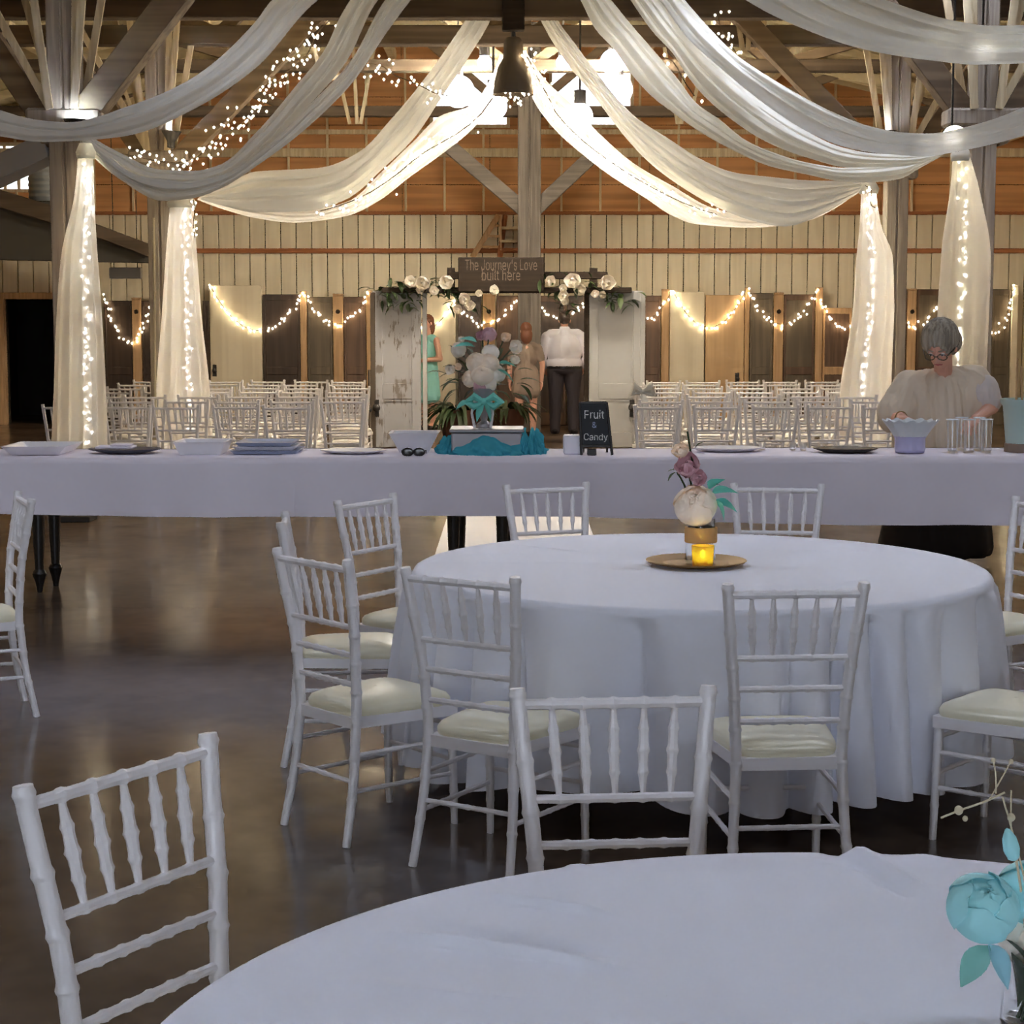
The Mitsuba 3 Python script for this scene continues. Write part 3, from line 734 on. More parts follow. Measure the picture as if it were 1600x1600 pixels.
doors = [
    (164, 208, 470, 'dark_panel', 'dark_panel', 'dark old door right of the near left drape', None), (223, 238, 470, 'dark_panel', 'dark_panel', 'narrow dark old door left of the second left post', None),
    (318, 328, 470, 'dark_panel', 'dark_panel', 'sliver of dark door between the bright drape and the cream door', None),
    (329, 410, 446, None, 'cream_door', 'tall plain cream door with a black knob, right of the bright left drape', (335, 579)),
    (411, 470, 460, 'dark_panel', 'dark_panel', 'nearly black old door right of the tall cream door', None),
    (481, 520, 464, 'green_panel', 'green_panel', 'olive-brown old door, third right of the cream door', None), (538, 572, 464, 'brown_panel', 'brown_panel', 'dark brown old door left of the white archway door', None),
    (590, 640, 462, 'brown_panel', 'brown_panel', 'brown old door behind the white left archway door', None),
    (648, 712, 462, None, 'cream_door', 'pinkish lit plain door seen through the archway behind the teal dress', None), (716, 752, 462, 'dark_panel', 'dark_panel', 'dark door seen through the archway behind the bouquet', None),
    (776, 812, 462, 'brown_panel', 'brown_panel', 'brown door seen through the archway behind the taupe dress', None), (836, 884, 462, 'brown_panel', 'dark_panel', 'dark door seen through the archway behind the white shirt', None), (886, 925, 462, 'dark_panel', 'dark_panel', 'dark door at the right of the archway opening', None),
    (1006, 1032, 462, 'brown_panel', 'brown_panel', 'reddish brown door right of the white right archway door', None), (1046, 1100, 456, None, 'cream_door', 'cream door under the first garland right of the archway', None),
    (1102, 1162, 461, None, 'tan_door', 'plain tan door right of the cream one under the same garland', (1152, 592)), (1171, 1207, 458, 'green_panel', 'green_panel', 'grey-brown door right of the tan door', None),
    (1224, 1272, 460, 'brown_panel', 'green_panel', 'brown door under the second garland right of the archway', None), (1285, 1330, 481, 'tan_frame', 'brown_panel', 'low tan-framed door with a brown panel left of the second right drape', None),
    (1340, 1392, 465, 'brown_panel', 'brown_panel', 'brown door hidden behind the second right drape', None), (1394, 1415, 452, 'brown_panel', 'brown_panel', 'brown door right of the second right drape', None), (1431, 1470, 452, 'brown_panel', 'green_panel', 'brown door behind the grey-haired woman', None),
    (1549, 1577, 452, 'green_panel', 'green_panel', 'olive door right of the near right drape', None)]
for x0, x1, yt, fr, pn, lab, kn in doors:
    wall_door(x0, x1, yt, fr, pn, lab, kn, stile=.035 if x1 - x0 < 50 else .05)
for x0, x1, yt, m, kn, lab in ((208, 222, 468, 'tan_frame', 1, 'tan post with a dark knot between the dark doors on the left'), (238, 248, 462, 'tan_frame', 0, 'tan post behind the hanging cord'), (470, 480, 458, 'tan_frame', 0, 'tan post at the end of the first left garland'),
                               (521, 537, 462, 'tan_frame', 1, 'tan post with a dark knot between the olive and the dark brown door'), (573, 581, 457, 'tan_frame', 0, 'tan post beside the white left archway door'), (754, 774, 462, 'tan_frame', 1, 'tan post seen through the archway'),
                               (814, 834, 462, 'cream_door', 0, 'pale post seen through the archway'), (1033, 1045, 455, 'tan_frame', 0, 'tan post at the start of the first right garland'), (1163, 1170, 452, 'tan_frame', 0, 'tan post where the two right garlands meet'),
                               (1208, 1223, 460, 'tan_frame', 1, 'tan post with a dark knot under the second right garland'), (1273, 1284, 452, 'tan_frame', 0, 'tan post at the end of the second right garland'), (1416, 1430, 454, 'tan_frame', 1, 'tan post with a dark knot left of the grey-haired woman'),
                               (1578, 1588, 447, 'cream_door', 0, 'pale post at the far right end of the garlands')):
    a, b = X_(x0), X_(x1); z = P(800, yt, DY)[2]
    key = thing('door_post', lab, 'post')
    part(key, 'shaft', bx(a + .002, b - .002, DY - .05, DY + .04, 0, z, .006), m, False)
    if kn: part(key, 'knot', lathe([(0, 0), (.03, 0), (.034, .008), (0, .012)], 10).apply_transform(np.array([[1, 0, 0, (a + b) / 2], [0, 0, -1, DY - .048], [0, 1, 0, P(800, 487, DY)[2]], [0, 0, 0, 1.0]])), 'dark_wood')
    part(key, 'cap', bx(a + .002, b - .002, DY - .065, DY + .05, z, z + .03, .004), m, False)

gl = [((163, 460), (240, 462), 535, 'left of the second left post'), ((328, 446), (474, 458), 517, 'across the tall cream door'), ((477, 458), (576, 457), 508, 'left of the archway'),
      ((660, 515), (708, 472), 505, 'behind the teal dress in the archway'), ((712, 475), (806, 470), 507, 'in the middle of the archway'), ((845, 475), (925, 455), 498, 'above the white shirt in the archway'),
      ((1004, 498), (1049, 455), 490, 'right beside the archway'), ((1052, 456), (1166, 452), 513, 'over the cream and tan doors'), ((1169, 456), (1277, 453), 508, 'over the brown doors on the right'),
      ((1282, 468), (1340, 500), 512, 'left of the second right drape'), ((1398, 480), (1462, 478), 510, 'left of the grey-haired woman'), ((1546, 520), (1585, 446), 508, 'at the far right')]
for k, ((xa, ya), (xb, yb), ym, where) in enumerate(gl):
    t = np.linspace(0, 1, 15)
    yy = ya + (yb - ya) * t
    sag = ym - (ya + yb) / 2
    yy = yy + 4 * sag * t * (1 - t)
    fairy(f'garland of warm bulbs {where}', [P(xa + (xb - xa) * s, y, DY - .075) for s, y in zip(t, yy)], 20, .022, .0165, 20 + k)

# loft ladder on the end wall
key = thing('loft_ladder', 'small timber loft ladder leaning on the end wall above the sign', 'ladder')
a, b = P(738, 402, YB - .25), P(779, 336, YB - .12)
for dx in (0, .0):
    pass
part(key, 'side_rail', bar(a, b, .05, .08), 'tan_frame', False)
part(key, 'side_rail', bar(a + [.42, 0, 0], b + [.1, 0, 0], .05, .08), 'rust_rail', False)
for q in (.25, .5, .75):
    p = a + (b - a) * q; p2 = a + [.42, 0, 0] + (b + [.1, 0, 0] - a - [.42, 0, 0]) * q
    part(key, 'rung', bar(p, p2, .035, .035), 'tan_frame', False)
p0, p1 = P(781, 392, YB - .2), P(812, 336, YB - .2)
for z in (p0[2], p0[2] + .12, (p0[2] + p1[2]) / 2 + .05): part(key, 'shelf', bx(p0[0], p1[0], YB - .35, YB - .05, z, z + .04), 'rust_rail' if z == p0[2] else 'pale_wood', False)
for x in (p0[0], p1[0] - .03): part(key, 'upright', bx(x, x + .03, YB - .35, YB - .05, p0[2], p1[2]), 'tan_frame', False)

# ------------------------------------------------------------------ archway of two old white doors
AY = 23.4


def arch_door(xl, xr, m, label, knob_px, hinge_edge):
    a, b = PX(xl, AY, 1.2), PX(xr, AY, 1.2); z = 1.985
    key = thing('archway_door', label, 'door')
    st = .12
    for s0, s1 in ((a, a + st), (b - st, b)): part(key, 'stile', bx(s0, s1, AY - .02, AY + .025, .01, z, .006), m, False)
    for r0, r1 in ((.01, .2), (.62, .82), (z - .13, z)): part(key, 'rail', bx(a + st, b - st, AY - .02, AY + .025, r0, r1, .006), m, False)
    for r0, r1 in ((.18, .64), (.8, z - .11)):
        p_ = part(key, 'panel', bx(a + st - .01, b - st + .01, AY, AY + .012, r0, r1), m, False)
        part(p_, 'moulding', cat(bx(a + st, b - st, AY - .012, AY + .004, r0 + .02, r0 + .045), bx(a + st, b - st, AY - .012, AY + .004, r1 - .045, r1 - .02), bx(a + st, a + st + .025, AY - .012, AY + .004, r0 + .02, r1 - .02), bx(b - st - .025, b - st, AY - .012, AY + .004, r0 + .02, r1 - .02)), m, False)
    c = P(knob_px, 637, AY - .07)
    k_ = part(key, 'knob', ball(c, .05, 2), 'black_iron', True)
    part(k_, 'stem', tube([c, c + [0, .07, 0]], .015, 8), 'black_iron')
    part(key, 'lock_plate', bx(c[0] - .03, c[0] + .03, AY - .03, AY - .018, c[2] - .12, c[2] + .1, .003), 'black_iron', False)
    e = a if hinge_edge == 'l' else b
    part(key, 'edge_strip', bx(e - .03, e + .03, AY - .03, AY + .06, .0, z - .02, .005), 'shade_metal' if hinge_edge == 'l' else 'white_paint', False)
    return key


arch_door(583, 658, 'old_paint', 'left white archway door with flaking paint and a black knob', 588, 'l')
arch_door(920, 1004, 'white_paint', 'right plain white archway door with a black knob', 988, 'r')
key = thing('archway_lintel', 'dark timber lintel resting on the two white archway doors', 'lintel')
zl = P(800, 458, AY)[2]
part(key, 'board', bx(PX(598, AY), PX(986, AY), AY - .13, AY + .13, zl, zl + .07, .006), 'dark_wood', False)
z1 = P(800, 436, AY)[2]
part(key, 'upper_board', bx(PX(700, AY), PX(949, AY), AY - .05, AY + .05, z1, z1 + .09, .006), 'dark_wood', False)
for x in (705, 927): part(key, 'upright_block', bx(PX(x - 6, AY), PX(x + 6, AY), AY - .04, AY + .04, zl + .07, z1 + .14, .006), 'dark_wood', False)
for x in (664, 917): part(key, 'jamb', bx(PX(x - 4, AY), PX(x + 3, AY), AY - .04, AY + .04, 0, zl, .005), 'white_paint' if x < 800 else 'dark_wood', False)
key = thing('welcome_sign', 'dark wooden sign with faint hand lettering above the archway', 'sign')
s0, s1 = P(716, 456, AY - .17), P(850, 402, AY - .17)
part(key, 'board', bx(s0[0], s1[0], AY - .17, AY - .13, s0[2], s1[2], .008), 'dark_wood', False)
cx = (s0[0] + s1[0]) / 2
for s, py, h in (("The Journey's Love", 422, .13), ('built here', 438, .13)):
    z = P(800, py, AY - .17)[2]
    M = np.eye(4); M[:3, 3] = [cx - (.0 if h == .13 else 0), AY - .172, z]
    t = meshkit.text_mesh(s, h, .004); bb = t.bounds; w = bb[1][0] - bb[0][0]
    k = min(1, (s1[0] - s0[0]) * (.84 if py == 422 else .45) / w)
    t.apply_translation([-(bb[0][0] + bb[1][0]) / 2, 0, 0])
    part(key, 'lettering', moved(t, M @ UPRIGHT @ np.diag([k, 1, 1, 1])), 'faint_chalk', False)
key = thing('iron_door_stand', 'thin iron door stand on a flat base left of the left archway door', 'door stand')
c = P(578, 692, AY - .25); c[2] = 0
part(key, 'base', lathe([(0, 0), (.17, 0), (.165, .02), (.03, .035), (0, .035)], 20, c), 'black_iron', 40)
part(key, 'rod', tube([c, c + [0, 0, 1.0]], .018, 8), 'shade_metal')
part(key, 'finial', ball(c + [0, 0, .5], .035, 2), 'black_iron', True)
# ------------------------------------------------------------------ spindle-back chairs
LO = False


def ringed(pts, r, nodes, n=10, bump=.3, w=.0075):
    """A rod through pts with raised rings at the given fractions."""
    if LO: return tube(smoothcurve(pts, 6 if len(pts) > 3 else 3), np.mean(r), 5)
    pts = smoothcurve(pts, 60); s = np.r_[0, np.cumsum(np.linalg.norm(np.diff(pts, axis=0), axis=1))]; L = s[-1]
    q = set(np.linspace(0, L, 7 if len(nodes) < 6 else 9))
    for f in nodes: q |= {f * L - 1.6 * w, f * L - .8 * w, f * L, f * L + .8 * w, f * L + 1.6 * w}
    q = np.array(sorted(x for x in q if 0 <= x <= L))
    C = np.stack([np.interp(q, s, pts[:, k]) for k in range(3)], 1)
    rr = np.interp(q, np.linspace(0, L, len(r)), r) if np.ndim(r) else np.full(len(q), r)
    for f in nodes: rr = rr * (1 + bump * np.exp(-((q - f * L) / (w * .8)) ** 2))
    return tube(C, rr, n)


def chair_parts(n=10):
    top_z, R = .915, []
    px_ = lambda z: np.interp(z, [0, .2, .40, .6, .9], [.175, .162, .153, .164, .195])
    py_ = lambda z: np.interp(z, [0, .2, .43, .65, .9], [-.245, -.205, -.185, -.20, -.245])
    zz = np.linspace(0, top_z, 14)
    pp = smoothcurve(np.stack([np.zeros(14), [py_(z) for z in zz], zz], 1), 30)
    out = []
    for s in (-1, 1):
        P_ = np.stack([s * np.array([px_(z) for z in pp[:, 2]]), pp[:, 1], pp[:, 2]], 1)
        out.append(('back_post', ringed(P_, [.0135, .015, .0165, .0165, .0165, .016], [.16, .3, .42, .53, .63, .73, .84, .985], n, .2), 'w'))
    def rail(z, r, nodes): return ringed([[-px_(z), py_(z), z], [px_(z), py_(z), z]], r, nodes, 8, .3)
    sp = [-.126, -.063, 0, .063, .126]
    fr = [(x / .194 + 1) / 2 for x in sp]
    out.append(('top_rail', rail(.882, .0115, fr), 'w'))
    for z, nd in ((.695, fr), (.603, [.2, .35, .5, .65, .8]), (.508, [.2, .35, .5, .65, .8])): out.append(('back_rail', rail(z, .0095, nd), 'w'))
    for x in sp:
        x0 = x * .9
        out.append(('spindle', ringed([[x0, py_(.695), .697], [(x + x0) / 2, py_(.79), .79], [x, py_(.882), .878]], [.0055, .0085, .0105, .0105, .0085, .0055], [.26, .5, .74], 8, .34), 'w'))
    for s in (-1, 1): out.append(('front_leg', ringed([[s * .178, .19, 0], [s * .176, .185, .2], [s * .172, .18, .37]], [.012, .014, .0155], [.3, .6], n, .16), 'w'))
    # seat frame and cushion
    pl = Polygon([(-.135, -.185), (.135, -.185), (.183, .185), (-.183, .185)]).buffer(.012)
    fm = trimesh.creation.extrude_polygon(pl, .036, engine='earcut'); fm.apply_translation([0, 0, .366]); out.append(('seat_frame', fm, 'w'))
    rings = []
    base = np.array([(-.158, -.165), (.158, -.165), (.188, .19), (-.188, .19)])
    a = np.linspace(0, 2 * np.pi, 48, endpoint=False)
    def sq(a, k):
        e = 2 / 5.5
        x = np.sign(np.cos(a)) * abs(np.cos(a)) ** e; y = np.sign(np.sin(a)) * abs(np.sin(a)) ** e
        hw = np.interp(y, [-1, 1], [.148, .198])
        return np.stack([x * hw * k, .004 + y * .198 * k], -1)
    for k, z in ((.98, .401), (1.0, .412), (.995, .424), (.95, .436), (.82, .446), (.6, .453), (.3, .457), (.02, .458)):
        q = sq(a, k); rings.append(np.c_[q, np.full(48, z)])
    out.append(('seat_cushion', sheet(rings, wrap=True), 'c'))
    y_ = lambda z, s: ((py_(z)), np.interp(z, [0, .41], [.19, .18]))
    for s in (-1, 1):
        for z in (.17, .285): out.append(('side_stretcher', ringed([[s * .163, py_(z), z], [s * .176, .186, z]], .008, [.3, .5, .7], 8, .2), 'w'))
    out.append(('back_stretcher', ringed([[-.16, py_(.2), .2], [.16, py_(.2), .2]], .008, [.3, .5, .7], 8, .2), 'w'))
    for z in (.215, .33): out.append(('front_stretcher', ringed([[-.176, .187, z], [.176, .187, z]], .008, [.3, .5, .7], 8, .2), 'w'))
    return out


NEAR = [(nm, mikit.ply(m, {'w': 'white_resin', 'c': 'ivory_vinyl'}[k], smooth=40)) for nm, m, k in chair_parts()]
LO = True
M_ = chair_parts(6)
LO = False
FARC = [('frame', mikit.ply(cat([m for nm, m, k in M_ if k == 'w']), 'far_resin', smooth=50)), ('seat_cushion', mikit.ply([m for nm, m, k in M_ if k == 'c'][0], 'silver_vinyl', smooth=True))]


def chair(x, y, face, label, group=None, kit=NEAR, s=(1, 1, 1), back=True):
    """x, y: the middle of the back at the top; face: the direction it faces (vector)."""
    f = np.array(face, float); f /= np.linalg.norm(f)
    rz = math.atan2(f[1], f[0]) - math.pi / 2
    o = np.array([x, y]) + f * .245 * s[1] if back else np.array([x, y])
    M = TW(MX([o[0], o[1], 0], rz, s))
    key = thing('chiavari_chair', label, 'chair', group)
    for nm, d in kit: put(numbered(f'{key}__{nm}'), d, None, at=M)
    return key


T2 = np.array([.68, 6.66]); R2 = 1.045
T1 = np.array([.483, 2.10]); R1 = .97


def at_table(x, y, c, label, **kw):
    return chair(x, y, np.array(c) - [x, y], label, 'white spindle-back chairs around the far round table' if c is T2 else None, **kw)


chair(.205, 3.675, (.08, -1), 'white spindle-back chair at the rim of the nearest table, before the far table')
chair(-.665, 3.07, (.86, -.54), 'white spindle-back chair alone on the dark floor at the lower left', s=(1.13, 1, 1))
at_table(.80, 5.135, T2, 'white chair with its back to the viewer, at the front of the far table')
at_table(-.155, 5.36, T2, 'white chair turned half away at the front left of the far table', )
chair(-.635, 5.785, (1.1, .95), 'front one of two overlapping white chairs left of the far table')
chair(-.86, 6.87, (1.5, .12), 'rear one of two overlapping white chairs left of the far table, mostly hidden')
chair(-.61, 7.645, (1.0, -.62), 'white chair behind the overlapping pair, at the back left of the far table')
chair(.155, 8.265, (.4, -1), 'white chair behind the far table, left of its centrepiece', )
chair(1.195, 8.265, (-.14, -1), 'white chair behind the far table, right of its centrepiece')
chair(2.19, 7.5, (-1, -.45), 'white chair cut by the right edge at the back right of the far table')
chair(1.79, 5.60, (-1, .86), 'white chair cut by the right edge, ivory seat in view, right of the far table')
chair(-2.05, 7.72, (-1, -.42), 'white spindle-back chair seen edge-on at the far left, facing out of the picture')
for k in list(labels):
    if k.startswith('chiavari_chair') and '__' not in k and labels[k].get('category') == 'chair': labels[k]['group'] = 'white spindle-back chairs around the round tables'
rows = [15.7, 16.75, 17.8, 18.85, 19.9, 20.95, 21.9]
nth = ['nearest', 'second', 'third', 'fourth', 'fifth', 'sixth', 'farthest']
rng = np.random.default_rng(5)
for r, y in enumerate(rows):
    for side, xs_ in (('left', -1.42 - .09 * r - .475 * np.arange(6)), ('right', 1.28 + .08 * r + .475 * np.arange(6))):
        for i_, x in enumerate(xs_):
            if side == 'left' and r == 0 and i_ == 0: continue
            px = 800 + FPX * x / y
            if side == 'right' and px > 1425: continue
            chair(x + rng.normal(0, .025), y + rng.normal(0, .04), (rng.normal(0, .06), 1), f'white ceremony chair, {("first", "second", "third", "fourth", "fifth", "sixth")[i_]} from the aisle in the {nth[r]} row {side} of the aisle',
                  f'chairs of the {nth[r]} ceremony row {side} of the aisle', FARC)

# ------------------------------------------------------------------ round tables under cloths
def round_cloth(label, c, R, drop, folds, amp, seed, wrinkles=(), Zt=.758):
    rng = np.random.default_rng(seed)
    nt = 420; a = np.linspace(0, 2 * np.pi, nt, endpoint=False)
    rows_ = []
    rad = np.r_[np.linspace(.02, R - .03, 70)]
    for r in rad: rows_.append(np.c_[c[0] + r * np.cos(a), c[1] + r * np.sin(a), np.full(nt, Zt)])
    for q in np.linspace(.2, 1, 5): rows_.append(np.c_[c[0] + (R - .03 + .03 * math.sin(q * math.pi / 2)) * np.cos(a), c[1] + (R - .03 + .03 * math.sin(q * math.pi / 2)) * np.sin(a), np.full(nt, Zt - .03 * (1 - math.cos(q * math.pi / 2)))])
    ph = rng.uniform(0, 6.28, 6)
    lob = np.abs(np.sin(folds * a + ph[0] + 1.6 * np.sin(3 * a + ph[1]) + .9 * np.sin(5 * a + ph[3])))
    wob = (1.0 - 2.3 * (1 - lob) ** 1.3) * (.95 + .25 * np.sin(9 * a + ph[5])) + .35 * np.sin(4 * a + ph[4])
    old = np.sin(folds * a + ph[0] + 1.6 * np.sin(3 * a + ph[1])) * .75 + .35 * np.sin(folds * 1.9 * a + ph[2] + np.sin(2 * a + ph[3])) + .3 * np.sin(4 * a + ph[4])
    for q in np.linspace(.04, 1, 26):
        d = (drop + .015 * np.sin(4 * a + ph[5]) + .02 * np.sin(7 * a)) * q
        rr = R + amp * (q ** .42) * wob * .9 + .03 * q
        rows_.append(np.c_[c[0] + rr * np.cos(a), c[1] + rr * np.sin(a), Zt - .03 - d])
    G = np.array(rows_)
    for (x, y), (dx, dy), ln, w, h in wrinkles:
        d = np.hypot(dx, dy); ux, uy = dx / d, dy / d
        u = (G[..., 0] - x) * ux + (G[..., 1] - y) * uy; v = -(G[..., 0] - x) * uy + (G[..., 1] - y) * ux
        G[..., 2] += np.where(G[..., 2] > Zt - .04, h * np.exp(-(v / w) ** 2) * np.exp(-(u / ln) ** 4), 0)
    key = thing('tablecloth', label, 'tablecloth', 'white cloths on the round tables')
    put(key, sheet(G, wrap=True), 'table_linen', True)
    return key


def round_table(label, c, R):
    key = thing('round_table', label, 'table')
    part(key, 'tabletop', lathe([(0, .715), (R - .06, .7), (R - .045, .705), (R - .045, .735), (R - .06, .742), (0, .742)], 72, [c[0], c[1], 0]), 'tan_frame', 40)
    for k in range(4):
        a = math.pi / 4 + k * math.pi / 2
        p = np.array([c[0] + .5 * R * math.cos(a), c[1] + .5 * R * math.sin(a), 0])
        part(key, 'leg', tube([p + [.06 * math.cos(a), .06 * math.sin(a), 0], p + [0, 0, .72]], .016, 10), 'black_iron')


round_table('round folding table hidden under the nearest white cloth', T1, R1)
round_table('round folding table hidden under the far white cloth, legs below its hem', T2, R2)
a0 = np.array([.483, 2.10])
wr = [((.61, 2.96), (.06, -.22), .15, .019, .015), ((.58, 2.94), (.06, -.22), .14, .02, -.010), ((.72, 2.97), (.1, -.2), .1, .02, .005), ((-.02, 2.56), (.32, -.14), .17, .013, .013), ((.02, 2.60), (.3, -.15), .16, .016, -.007), ((.06, 2.76), (.2, -.10), .11, .013, .011),
      ((.09, 2.98), (.12, -.1), .07, .012, .005), ((.55, 2.95), (.13, -.12), .09, .014, .005), ((-.12, 2.4), (.36, -.1), .16, .012, .004), ((.9, 2.86), (.2, -.1), .1, .014, .005), ((.3, 2.3), (.3, -.2), .3, .02, .0015), ((.95, 2.5), (.3, -.25), .2, .02, .003)]
round_cloth('white cloth with a raised crease at its rim, on the nearest round table', T1, R1, .58, 13, .045, 3, wr)
wr2 = [((-.05, 6.75), (.5, -.02), .4, .014, .003), ((.1, 7.2), (.4, -.3), .2, .014, .004), ((1.0, 6.2), (.5, .2), .3, .014, .003), ((1.2, 7.1), (.5, -.1), .3, .012, .003), ((.4, 6.1), (.5, 0), .4, .016, -.002), ((-.1, 7.0), (.3, .05), .2, .012, .003)]
round_cloth('white cloth hanging in folds on the far round table with the lit candle', T2, R2, .585, 15, .075, 11, wr2)

# ------------------------------------------------------------------ buffet
BF, BB, BZ = 11.0, 11.74, .822
def turned_leg(x, y, top=.78):
    return lathe([(0, 0), (.016, 0), (.02, .03), (.03, .07), (.04, .1), (.044, .115), (.036, .13), (.026, .14), (.034, .3), (.04, .5), (.044, .6), (.034, .62), (.046, .635), (.046, top), (0, top)], 16, [x, y, 0])


for lab, x0, x1, lx in (('black table with turned legs under the left part of the buffet cloths', -3.2, -.3, (-2.86, -.353)), ('black table with turned legs under the right part of the buffet cloths', -.11, 3.9, (-.058, 3.6))):
    key = thing('buffet_table', lab, 'table')
    part(key, 'tabletop', bx(x0, x1, BF + .03, BB - .03, .78, .808, .004), 'black_wood', False)
    part(key, 'apron', cat(bx(x0 + .06, x1 - .06, BF + .07, BF + .09, .68, .78), bx(x0 + .06, x1 - .06, BB - .09, BB - .07, .68, .78)), 'black_wood', False)
    for x in lx:
        for y in (BF + .06, BF + .33): part(key, 'leg', turned_leg(x + (.03 if y > BF + .1 else 0) * (1 if x < 0 else -1), y), 'black_wood', 40)


def buffet_cloth(label, x0, x1, hem0, hem1, lift, seed, off=0.0):
    rng = np.random.default_rng(seed); ph = rng.uniform(0, 6.28, 5)
    nx = 160; x = np.linspace(x0, x1, nx); hem = np.interp(x, [x0, x1], [hem0, hem1]) + .006 * np.sin(2.3 * x + ph[0])
    zt = BZ + lift; G = []
    wave = .6 * np.sin(6.1 * x + ph[1] + np.sin(2 * x)) + .4 * np.sin(14 * x + ph[2])
    for q in np.linspace(1, 0, 12): G.append(np.c_[x, BB + .02 + off + .012 * q * wave, (zt - .02) * (1 - q) + hem * q + 0 * x])
    for y in np.linspace(BB - .0, BF + .0, 14): G.append(np.c_[x, np.full(nx, y), zt + .0015 * np.sin(9 * x + 14 * y + ph[3])])
    for q in np.linspace(0, 1, 18): G.append(np.c_[x, BF - .02 - off - .022 * q * wave - .02 * q, (zt - .02) * (1 - q) + hem * q])
    whole('buffet_tablecloth', sheet(np.array(G)[:, ::-1]), 'buffet_linen', label, 'tablecloth', 'white cloths along the buffet', smooth=60)


buffet_cloth('white cloth on the left third of the buffet, over the black turned legs', -3.35, -1.30, .487, .470, 0, 1)
buffet_cloth('white cloth on the middle of the buffet, under the teal tulle and the chalkboard', -1.40, 1.24, .478, .46, .004, 2, .004)
buffet_cloth('white cloth on the right third of the buffet, before the grey-haired woman', 1.17, 3.9, .44, .40, .008, 3, .008)
# ------------------------------------------------------------------ on the buffet
def bX(px, y=11.3): return PX(px, y, .9)


TZ = BZ + .003


def rect_dish(key, nm, x0, x1, y0, y1, z0, h, flare, m, wall=.012):
    """A rectangular dish with sloping sides."""
    def ring(k, z, e): return [[x0 + k - e, y0 + k - e, z], [x1 - k + e, y0 + k - e, z], [x1 - k + e, y1 - k + e, z], [x0 + k - e, y1 - k + e, z]]
    R = [ring(flare + .2 * (x1 - x0) * 0 + .001, z0, 0), ring(flare, z0, 0), ring(0, z0 + h, 0), ring(-.006, z0 + h + .004, 0), ring(wall, z0 + h + .002, 0), ring(flare + wall, z0 + wall, 0)]
    c = [[(x0 + x1) / 2, (y0 + y1) / 2, z] for z in (z0, z0 + wall)]
    G = np.array(R); V = np.vstack([G.reshape(-1, 3), c]); F = []
    n = len(R)
    for i in range(n - 1):
        for j in range(4):
            a, b = i * 4 + j, i * 4 + (j + 1) % 4
            F += [[a, b, b + 4], [a, b + 4, a + 4]]
    for j in range(4):
        F += [[n * 4, (j + 1) % 4, j], [n * 4 + 1, (n - 1) * 4 + j, (n - 1) * 4 + (j + 1) % 4]]
    return part(key, nm, trimesh.Trimesh(V, F, process=False), m, 20)


def dish(name, label, cat_, px0, px1, y0, y1, h, flare, m, z=TZ, group=None):
    key = thing(name, label, cat_, group)
    rect_dish(key, 'dish', bX(px0), bX(px1), y0, y1, z, h, flare, m)
    return key


dish('serving_tray', 'wide white tray at the left end of the buffet', 'tray', 14, 112, 11.12, 11.6, .05, .05, 'ceramic')
key = thing('serving_platter', 'blue-grey oval platter right of the wide white tray', 'platter')
c = [bX(192), 11.35, TZ]
part(key, 'plate', moved(lathe([(0, 0), (.11, 0), (.2, .022), (.205, .028), (.11, .01), (0, .01)], 36), MX(c, 0, (1.1, .8, 1))), 'slate_plate', 40)
key = thing('folded_napkin', 'white folded napkin on the blue-grey oval platter', 'napkin')
part(key, 'fold', bx(bX(150), bX(208), 11.26, 11.42, TZ + .030, TZ + .045, .005), 'buffet_linen', False)
part(key, 'top_fold', bx(bX(172), bX(204), 11.28, 11.40, TZ + .045, TZ + .056, .004), 'buffet_linen', False)
dish('serving_dish', 'white rectangular dish left of the stacked trays', 'dish', 278, 356, 11.15, 11.5, .075, .03, 'ceramic')
for k, (z, m, e) in enumerate(((0, 'blue_ceramic', 0), (.024, 'ceramic', 4), (.048, 'blue_ceramic', 8))):
    dish('stacked_tray', ('bottom bluish tray of the stack on the buffet', 'white tray in the middle of the stack on the buffet', 'top bluish tray of the stack on the buffet')[k], 'tray', 364 + e, 468 - e, 11.2, 11.6, .02, .02, m, TZ + z, 'trays stacked on the buffet')
key = thing('serving_platter', 'flat white platter left of the black sunglasses', 'platter')
part(key, 'plate', moved(lathe([(0, 0), (.12, 0), (.2, .018), (.204, .024), (.12, .008), (0, .008)], 36), MX([bX(552), 11.3, TZ], 0, (1.0, .8, 1))), 'ceramic', 40)
dish('flared_bowl', 'white flared rectangular bowl behind the black sunglasses', 'bowl', 608, 684, 11.3, 11.62, .12, .06, 'ceramic')
key = thing('sunglasses', 'black sunglasses lying on the buffet before the white flared bowl', 'sunglasses')
for px in (637, 655):
    c = np.array([bX(px, 11.1), 11.08, TZ + .024])
    a = np.linspace(0, 2 * np.pi, 21)
    r_ = part(key, 'rim', tube(np.c_[c[0] + .033 * np.cos(a), np.full(21, c[1]), c[2] + .022 * np.sin(a)], .005, 6, False), 'black_gloss')
    part(r_, 'lens', lathe([(0, 0), (.031, 0), (.031, .003), (0, .006)], 20).apply_transform(MX() @ np.array([[1, 0, 0, c[0]], [0, 0, -1, c[1]], [0, .68, 0, c[2]], [0, 0, 0, 1.0]])), 'black_gloss', 40)
    s = -1 if px == 637 else 1
    part(key, 'temple', tube([c + [s * .035, 0, .008], c + [s * .04, .07, .004], c + [s * .036, .13, -.016]], .004, 6), 'black_gloss')
part(key, 'bridge', tube([[bX(644, 11.1), 11.08, TZ + .03], [bX(646, 11.1), 11.075, TZ + .034], [bX(648, 11.1), 11.08, TZ + .03]], .004, 6), 'black_gloss')

